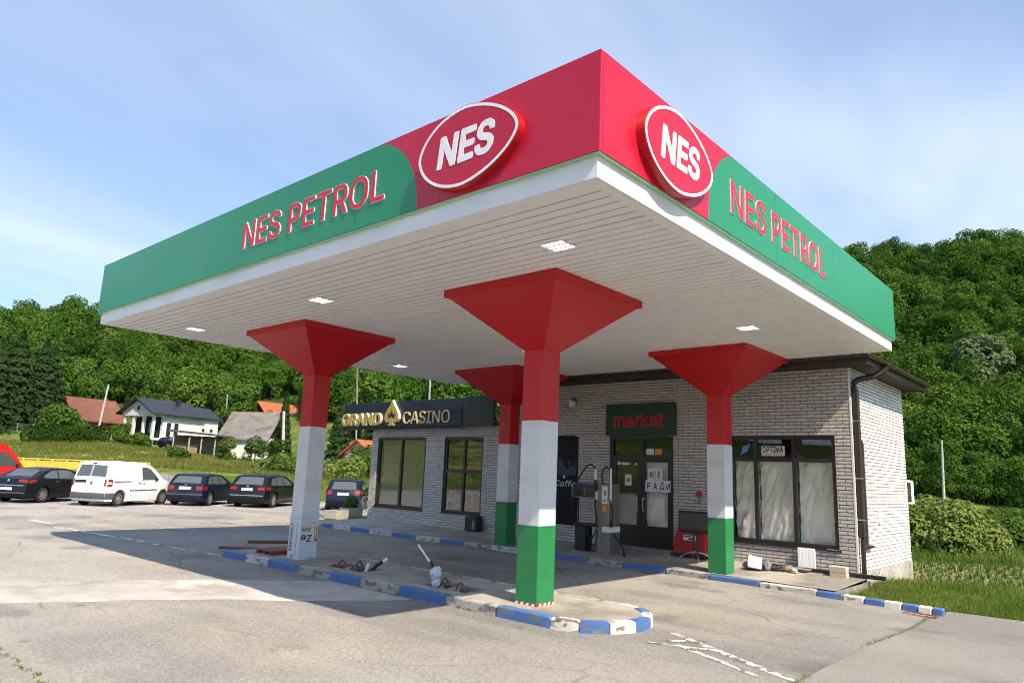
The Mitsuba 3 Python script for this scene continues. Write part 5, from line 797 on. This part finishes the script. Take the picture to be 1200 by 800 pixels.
car(q, (pq[0], pq[1], float(H(pq[0], pq[1]))+.1), .2, 3.8, 1.65, pf, 2.44, .66, .30, ('car_navy', 'car_glass'), sidewin([(-.15, 1.0), (.08, 1.27), (.55, 1.33), (.6, .97)], [(.67, .97), (.62, 1.33), (.95, 1.32), (1.6, .96)]), [])
# fences, poles, wires
yf = thing('railing', 'yellow steel railing behind the parked cars', 'railing'); P0, P1 = np.array([3.6, 45.3]), np.array([11.2, 41.6]); n_ = 11
for k in range(n_+1): p_ = P0+(P1-P0)*k/n_; z_ = float(H(*p_)); add(yf+'__post', box(p_[0]-.05, p_[0]+.05, p_[1]-.05, p_[1]+.05, z_-.4, 1.75), 'yellow_paint')
def seg(a, b, z0, z1, t=.03):
    d = (b-a)/np.linalg.norm(b-a); n = np.array([-d[1], d[0]])*t; P = [a-n, b-n, b+n, a+n]; return trimesh.convex.convex_hull([(*p, z) for p in P for z in (z0, z1)])
for k in range(n_): add(yf+'__panel', seg(P0+(P1-P0)*(k+.06)/n_, P0+(P1-P0)*(k+.94)/n_, 1.12, 1.62, .015), 'yellow_paint')
add(yf+'__rail', seg(P0, P1, 1.69, 1.76), 'yellow_paint'); add(yf+'__rail', seg(P0, P1, 1.0, 1.06), 'yellow_paint')
rw = thing('retaining_wall', 'low rough concrete wall behind the cars right of the yellow railing', 'wall')
for k in range(4): a = np.array([10.2, 38.2])+np.array([.62, -.5])*1.1*k; add(rw+'__section', seg(a, a+np.array([.62, -.5])*1.06, -.3, 1.15-.1*k, .12), 'concrete')
wf_ = thing('wire_fence', 'thin green wire fence at the far left edge of the meadow', 'fence'); a, b = np.array([9., 88.]), np.array([18.5, 84.0])
for k in range(8): p_ = a+(b-a)*k/7; z_ = float(H(*p_)); add(wf_+'__post', box(p_[0]-.04, p_[0]+.04, p_[1]-.04, p_[1]+.04, z_-.3, z_+1.15), 'dull_grey')
for k in range(7):
    p_, q_ = a+(b-a)*k/7, a+(b-a)*(k+1)/7; z_ = float(H(*p_))
    add(wf_+'__wire', cat([seg(p_, q_, z_+.2+.15*i, z_+.22+.15*i, .01) for i in range(7)]), 'green_wire')
def pole(lab, a, b, r0, r1, m, arm=None):
    k = thing('utility_pole', lab, 'pole', 'utility poles'); a, b = np.array(a, float), np.array(b, float); add(k+'__shaft', tube([a-[0, 0, .6], a, b], [r0, r0, r1], 10), m, smooth=50)
    if arm is not None: d = np.array(arm); add(k+'__cross_arm', tube([b-d-[0, 0, .3], b+d-[0, 0, .3]], .05, 6), 'dull_grey'); add(k+'__insulator', cat([tube([b+s*d-[0, 0, .3], b+s*d], .04, 6) for s in (-.9, 0, .9)]), 'corner_white')
    return b
t1 = pole('leaning pale pole in front of the brown roofed brick house', (23.3, 88.3, 3.6), (23.7, 87.9, 10.8), .14, .10, 'pole_concrete'); t2 = pole('slim pole rising behind the left end of the grey roofed cottage', (45.7, 100.6, 5.), (45.4, 100.8, 12.6), .13, .09, 'pole_concrete')
t3 = pole('concrete pole at the right end of the grey roofed cottage', (35.6, 66.2, 1.4), (35.2, 66.5, 8.0), .2, .15, 'pole_concrete'); t4 = pole('thin tall pole above the casino sign', (38.6, 45.5, 1.6), (38.5, 45.6, 11.6), .13, .09, 'pole_wood', (.4, -.4, 0)); t5 = pole('thin tall pole left of the casino sign', (42.3, 61.8, 2.), (41.7, 62.2, 14.3), .13, .09, 'pole_wood', (.4, -.4, 0)); t6 = pole('leaning grey pole at the foot of the right hand hill', (82.4, 9.9, .3), (82.4, 9.7, 7.6), .14, .10, 'pole_concrete')
def wire(a, b, sag, lab):
    t = np.linspace(0, 1, 21); a, b = np.array(a), np.array(b); tag(add('power_cable', tube(a+(b-a)*t[:, None]-np.array([0, 0, 1])*(4*sag*t*(1-t))[:, None], .02, 4), 'dark_gap'), lab, 'cable', 'power cables across the hillside')
for dz, n_ in ((0, 'upper'), (.5, 'lower')): wire(t5-[0, 0, dz], t4-[0, 0, dz], .3, f'{n_} thin cable between the two tall poles by the casino sign'); wire(t5-[0, 0, dz], t2-[0, 0, dz], .6, f'{n_} thin cable from the tall pole over the cottages'); wire(t2-[0, 0, dz], (6., 112., 18-dz), 1., f'{n_} thin cable across the left hillside above the houses')
for dz, n_ in ((0, 'upper'), (.6, 'lower')): wire((110., 20., 19.-dz), (96., -10., 19.5-dz), .5, f'{n_} of two thin cables across the right hillside')
# ------------------------------------------------------------------ trees and bushes
def crown(lobes, n, size, seed, out=.75, shell=.72):
    r = np.random.default_rng(seed); C_ = np.array([l[0] for l in lobes], float); R_ = np.array([l[1] for l in lobes], float); w = (R_**2).mean(1); w /= w.sum()
    k = r.choice(len(lobes), int(n*1.9), p=w); d = r.normal(size=(len(k), 3)); d /= np.linalg.norm(d, axis=1, keepdims=True); rad = shell+(1.06-shell)*r.random(len(k))**.6
    P = C_[k]+d*R_[k]*rad[:, None]; inside = np.zeros(len(k), bool)
    for c, q in zip(C_, R_): inside |= (((P-c)/q)**2).sum(1) < .42
    P, d = P[~inside][:n], d[~inside][:n]
    # thin out in clumps so that gaps show
    keep = meshkit.fbm(P*(1.6/np.mean(R_))+seed, 3, seed) > .30; return leafquads(P[keep], d[keep]*out+np.array([0, 0, .35]), size, r)
def lobes_round(seed, H_, R, n=9):
    r = np.random.default_rng(seed); o = [((0, 0, H_*.62), (R*.62, R*.62, H_*.30))]
    for i in range(n): a = i*2.4+r.uniform(-.3, .3); z = r.uniform(.18, .86); rr = R*(.62 if z < .65 else .40)*r.uniform(.75, 1.1); s = R*r.uniform(.33, .48); o.append(((rr*math.cos(a), rr*math.sin(a), H_*z), (s, s, s*.85)))
    return o
protos = []
for i, (H_, R, n, sz, m_) in enumerate(((10, 3.6, 2000, .25, 'leaf_forest'), (9, 3.3, 1850, .24, 'leaf_forest'), (11, 3.3, 1950, .25, 'leaf_forest_dark'), (9.5, 3.8, 2000, .25, 'leaf_forest_bright'), (12, 3.9, 2100, .26, 'leaf_forest'), (8, 3.0, 1500, .24, 'leaf_forest_dark'), (9, 3.3, 1650, .24, 'leaf_forest'))):
    c_ = crown(lobes_round(40+i, H_, R), n, sz, 60+i); tr = tube([(0, 0, -1), (.1, 0, H_*.3), (0, .1, H_*.6)], [.22, .17, .08], 5)
    scene[f'forest_group_{i}'] = {'type': 'shapegroup', 'crown': mikit.ply(c_, m_), 'trunk': mikit.ply(tr, 'bark')}; protos.append(f'forest_group_{i}')
r = np.random.default_rng(99); foot = lambda a: np.interp(a, [-6, 5, 12, 20, 42, 48, 52, 56.5, 58, 58.7, 62, 63.5, 67, 71, 74, 78, 95, 140], [92, 94, 94, 88, 86, 84, 98, 108, 116, 148, 146, 138, 136, 136, 124, 106, 112, 112])
pts = []
for a0, a1, dens in ((-2, 17, 1/11.5), (17, 42, 1/60.), (42, 80, 1/11.5), (80, 140, 1/90.)):
    area = .5*math.radians(a1-a0)*(292**2-84**2); n = int(area*dens); aa = r.uniform(a0, a1, n*2); rr = np.sqrt(r.uniform(84**2, 292**2, n*2)); ok = rr > foot(aa)+r.uniform(0, 4, n*2); pts.append(np.stack([aa[ok], rr[ok]], 1)[:n])
pts.append(np.stack([r.uniform(3, 16, 150), r.uniform(94, 99, 150)], 1)); n_low = 150; pts = np.vstack(pts); px, py = CAM[0]+pts[:, 1]*np.cos(np.radians(pts[:, 0])), CAM[1]+pts[:, 1]*np.sin(np.radians(pts[:, 0])); pz_ = H(px, py)
tag('forest', 'dense green deciduous wood covering the hillsides', 'forest', kind='stuff')
patch = meshkit.fbm(np.stack([px*.025, py*.025, 0*px], -1), 3, 4)
for i in range(len(px)):
    g_ = protos[int(r.integers(0, 7))] if r.random() < .6 else protos[[2, 5, 0, 1, 4, 3, 6][int(np.clip((patch[i]-.3)/.4*7, 0, 6))]]; s = r.uniform(.62, 1.12)*(np.interp(pts[i, 1], [90, 280], [.92, 1.0]) if i < len(px)-n_low else .5)
    scene[f'forest__{i+1:04d}'] = {'type': 'instance', 'shapegroup': {'type': 'ref', 'id': g_}, 'to_world': T().translate([float(px[i]), float(py[i]), float(pz_[i])-.3]).rotate([0, 0, 1], float(r.uniform(0, 360))).scale([s, s, s*float(r.uniform(.85, 1.15))])}
def tree(name, lab, cat_, x, y, H_, R, n, size, mt, seed, group=None, trunk=True, z=None, lob=None):
    k = thing(name, lab, cat_, group); z = float(H(x, y)) if z is None else z; m = crown(lob or lobes_round(seed, H_, R), n, size, seed+7); m.apply_translation((x, y, z)); add(k+'__crown', m, mt)
    if trunk: add(k+'__trunk', tube([(x, y, z-.5), (x+.05, y, z+H_*.25), (x, y+.05, z+H_*.6)], [max(.05, H_*.022), max(.04, H_*.018), .03], 7), 'bark', smooth=50)
    return k
def spruce(lab, x, y, H_, R, seed):
    rr = np.random.default_rng(seed); k = thing('spruce_tree', lab, 'spruce', 'dark spruces'); z = float(H(x, y)); P, N = [], []
    for i in range(4200):
        t = rr.random()**.75; a = rr.uniform(0, 2*PI); br = R*(1-t)**.85*(.55+.45*abs(math.sin(t*34+rr.normal(0, .25)))); q = br*rr.uniform(.55, 1.05); P.append((q*math.cos(a), q*math.sin(a), H_*(.06+.94*t)-q*.28)); N.append((math.cos(a), math.sin(a), .5))
    m = leafquads(np.array(P), np.array(N), .26, rr); m.apply_translation((x, y, z)); add(k+'__crown', m, 'leaf_spruce'); add(k+'__trunk', tube([(x, y, z-.5), (x, y, z+H_*.9)], [.25, .04], 7), 'bark')
for i, (x, y, H_, R, lab) in enumerate(((15.0, 91.5, 11.5, 3.6, 'tall dark spruce at the left edge of the picture'), (18.6, 95.5, 11.5, 3.4, 'dark spruce second from the left edge'), (12.0, 86.5, 10, 3., 'dark spruce half cut by the left edge'), (21.0, 101., 11, 3.4, 'dark spruce left of the brown roofed house'), (16.5, 99, 12, 3.6, 'dark spruce standing behind the leftmost spruces'))): spruce(lab, x, y, H_, R, 200+i)
for i, (x, y, H_, R, lab) in enumerate(((36.3, 68.0, 8.5, 1.3, 'narrow dark spruce beside the concrete pole at the cottage'), (37.3, 69.5, 7.5, 1.2, 'second narrow dark spruce right of the cottage'), (44.0, 60.5, 9., 2.2, 'dark spruce left of the orange roofed pink house'), (41.0, 63.5, 8, 2., 'dark spruce seen beside the wrapped column'))): spruce(lab, x, y, H_, R, 220+i)
hd = thing('hedge', 'dense clipped hedge along the top of the meadow in front of the brick house', 'hedge'); a, b = np.array([13.0, 75.7]), np.array([19.2, 73.8])
lob = []
for i in range(16):
    p_ = a+(b-a)*i/15; z_ = float(H(*p_)); lob.append(((p_[0], p_[1], z_+.7), (.6, .6, .95)))
add(hd+'__foliage', crown(lob, 9000, .11, 5, shell=.85), 'leaf_hedge')
tree('broadleaf_tree', 'broad bush like tree behind the hedge at the left', 'tree', 16.4, 78.6, 4.0, 2.9, 3600, .2, 'leaf_forest', 301); tree('broadleaf_tree', 'large round pale tree behind the white house', 'tree', 46.5, 116, 12.5, 5.2, 4200, .30, 'leaf_forest_bright', 303)
tree('garden_tree', 'leafy shrub in front of the balcony of the white house', 'tree', 25.3, 86.3, 2.5, 1.5, 2600, .14, 'leaf_bush_green', 304); tree('garden_tree', 'low bush on the bank below the white house', 'bush', 23.6, 76.0, 1.4, 1.5, 2200, .14, 'leaf_bush_green', 305, trunk=False); tree('garden_tree', 'low bush on the bank below the shed', 'bush', 21.6, 61.5, 1.3, 1.1, 2000, .13, 'leaf_bush_green', 306, trunk=False)
tree('fruit_tree', 'small fruit tree in front of the left end of the cottage', 'tree', 28.4, 65.5, 2.9, 1.0, 1100, .13, 'leaf_bush_green', 307); tree('fruit_tree', 'small bright fruit tree in front of the middle of the cottage', 'tree', 29.6, 61.8, 3.1, 1.15, 1300, .13, 'leaf_bush_green', 308); tree('fruit_tree', 'darker young tree before the right end of the cottage', 'tree', 29.0, 56.5, 2.9, 1.2, 1300, .13, 'leaf_hedge', 309)
for i, (x, y, H_, R, mt, lab) in enumerate(((24.5, 49.0, 1.1, 2.0, 'leaf_bush', 'rough pale bush on the bank behind the black estate car'), (22.5, 43.5, 1.1, 2.0, 'leaf_bush_green', 'green bush on the bank left of the wrapped column'), (24.0, 38.5, 1.5, 2.2, 'leaf_bush', 'pale weedy bush behind the dark hatchback'), (28.5, 40.5, 1.6, 2.2, 'leaf_bush_green', 'green bush right of the dark hatchback'), (34.5, 50.0, 2.6, 1.8, 'leaf_bush_green', 'round bush in front of the pink house'))): tree('bank_bush', lab, 'bush', x, y, H_, R, 2600, .12, mt, 320+i, 'bushes on the bank', trunk=False)
for i, (a_, r_, H_, R_, lab) in enumerate(((62.4, 119, 8.5, 3.2, 'leafy tree right behind the left end of the cottage roof'), (63.6, 130, 10, 3.8, 'tall leafy tree between the white house and the cottage'))): tree('broadleaf_tree', lab, 'tree', CAM[0]+r_*math.cos(math.radians(a_)), CAM[1]+r_*math.sin(math.radians(a_)), H_, R_, 3600, .24, ['leaf_forest', 'leaf_forest_bright'][i % 2], 360+i)
for i, (x, y, H_, R, lab) in enumerate(((50, 68, 11, 4.5, 'tall tree behind the casino sign, left of the thin poles'), (55, 60, 12, 5, 'tall bright tree rising behind the casino sign'), (58, 52, 11, 4.6, 'bright tree behind the right part of the casino sign'), (62, 44, 11, 4.6, 'tall tree behind the left end of the market roof'))): tree('broadleaf_tree', lab, 'tree', x, y, H_, R, 4200, .30, ['leaf_forest_bright', 'leaf_forest', 'leaf_forest_bright', 'leaf_forest_dark'][i], 340+i)
BL = lambda sx, sy, h: [((r2*sx*math.cos(q), r2*sy*math.sin(q), h*z), (sx*.42, sy*.42, h*.36)) for q, r2, z in ((0, 0, .62), (.3, .6, .42), (1.4, .6, .4), (2.5, .6, .45), (3.6, .6, .38), (4.6, .6, .4), (5.5, .6, .42), (1, .3, .74), (4, .35, .7))]
for x, y, sx, h, mt, lab, sd in ((28.9, .3, 2.5, 2.7, 'leaf_bush', 'big pale feathery bush behind the station side wall', 401), (34.5, 2.0, 2.6, 1.9, 'leaf_bush_green', 'dark green bush right of the big feathery bush', 402), (38.0, -.6, 2.8, 1.7, 'leaf_bush_green', 'low spreading bush at the right edge behind the field', 403), (40.0, 3.5, 3.4, 2.0, 'leaf_bush', 'pale bush behind the dark green bush', 404), (46.5, -1.2, 4., 1.7, 'leaf_bush_green', 'farthest bush at the right edge of the field', 405), (31, 5.2, 2.6, 2.8, 'leaf_bush_green', 'tall bush half hidden behind the station', 406)):
    tree('field_bush', lab, 'bush', x, y, h, sx, 11000, .105, mt, sd, 'bushes along the field', trunk=False, lob=BL(sx, sx, h), z=float(H(x, y))-.3)
tree('pale_tree', 'pale whitish flowering tree among the green on the right hill', 'tree', *(CAM[:2]+128*np.array([math.cos(math.radians(7.6)), math.sin(math.radians(7.6))])), 12, 4.6, 4200, .34, 'leaf_forest_grey', 410)
# ------------------------------------------------------------------ grass
def blades(x, y, z, h, w, seed):
    r = np.random.default_rng(seed); n = len(x); a = r.uniform(0, 2*PI, n); dx, dy = np.cos(a)*w, np.sin(a)*w; b = r.uniform(0, 2*PI, n); lean = h*r.uniform(.1, .6, n)
    v = np.stack([np.stack([x-dx, y-dy, z], 1), np.stack([x+dx, y+dy, z], 1), np.stack([x+lean*np.cos(b), y+lean*np.sin(b), z+h], 1)], 1).reshape(-1, 3); return trimesh.Trimesh(v, np.arange(3*n).reshape(-1, 3), process=False)
r = np.random.default_rng(5)
def scatter(n, xr, yr, h, w, seed, ok=None, thick=.0):
    x, y = r.uniform(*xr, n), r.uniform(*yr, n); k = ~shapely.contains_xy(hard, x, y) & (meshkit.fbm(np.stack([x*.8, y*.8, 0*x], -1), 3, seed) > thick)
    if ok is not None: k &= ok(x, y)
    x, y = x[k], y[k]; return blades(x, y, Hlow(x, y)-.02, h*r.uniform(.5, 1.4, len(x)), w, seed)
ms = [scatter(26000, (5.76, 9.5), (-5.5, -2.1), .11, .006, 1), scatter(16000, (8, 12), (-6, -2.0), .2, .010, 2, thick=.42), scatter(12000, (11, 31), (-7, 3.5), .14, .012, 3, thick=.58), scatter(9000, (24, 34), (-5, 3), .4, .02, 4, thick=.45)]
tag(add('grass', cat(ms), 'grass_blade'), 'long green grass along the kerb and over the field edge', 'grass', kind='stuff')
x, y = [], []
for k in range(26):
    for q in range(64): x.append(10.5+q*.34+r.normal(0, .05)); y.append(-7.6+k*.34+.0*q+r.normal(0, .035))
x, y = np.array(x), np.array(y); k = ~shapely.contains_xy(hard.buffer(.4), x, y) & (r.random(len(x)) < .8); x, y = np.repeat(x[k], 6), np.repeat(y[k], 6)
tag(add('maize_seedlings', blades(x+r.normal(0, .03, len(x)), y+r.normal(0, .03, len(x)), Hlow(x, y)-.02, .26*r.uniform(.6, 1.3, len(x)), .018, 9), 'corn_leaf'), 'rows of young maize plants in the field at the right', 'maize', kind='stuff')
ms = [scatter(60000, (0, 34), (36, 78), .3, .035, 11, ok=lambda x, y: (np.hypot(x-CAM[0], y-CAM[1]) < 95) & (np.hypot(x-CAM[0], y-CAM[1]) > 53.5), thick=.36), scatter(9000, (17, 30), (20, 44), .4, .03, 13, thick=.3)]
tag(add('meadow_grass', cat(ms), 'meadow_blade'), 'rough meadow grass on the bank behind the parked cars', 'grass', kind='stuff')
# grass in the joint between the forecourt and the road, and litter
cr_ = []
for xc in np.arange(-3.2, 5.6, .035):
    if meshkit.noise(np.array([xc*1.3, 0, 0]), 3) > .3: n = 2; cr_.append(np.column_stack([xc+r.normal(0, .02, n), -3.86+.05*math.sin(xc*1.3)+r.normal(0, .018, n)]))
cr_ = np.vstack(cr_); tag(add('joint_grass', blades(cr_[:, 0], cr_[:, 1], g0(cr_[:, 0], cr_[:, 1]), .035*r.uniform(.4, 1.4, len(cr_)), .005, 3), 'grass_blade'), 'thin line of grass growing in the joint of the asphalt', 'grass', kind='stuff')
cr_ = np.vstack([np.column_stack([xc+r.normal(0, .05, 9), -6.0+1.1*xc+r.normal(0, .05, 9)]) for xc in np.arange(-6.9, -4.2, .05)]) if False else np.column_stack([np.repeat(-5.86+.03*np.sin(np.arange(24)*.9), 8)+r.normal(0, .02, 192), np.repeat(np.linspace(2.3, .2, 24)+.05*np.sin(np.arange(24)*2.), 8)+r.normal(0, .03, 192)])
tag(add('joint_grass', blades(cr_[:, 0], cr_[:, 1], g0(cr_[:, 0], cr_[:, 1]), .022*r.uniform(.4, 1.4, len(cr_)), .007, 3), 'grass_blade'), 'tufts of grass in a crack at the lower left corner', 'grass', kind='stuff')
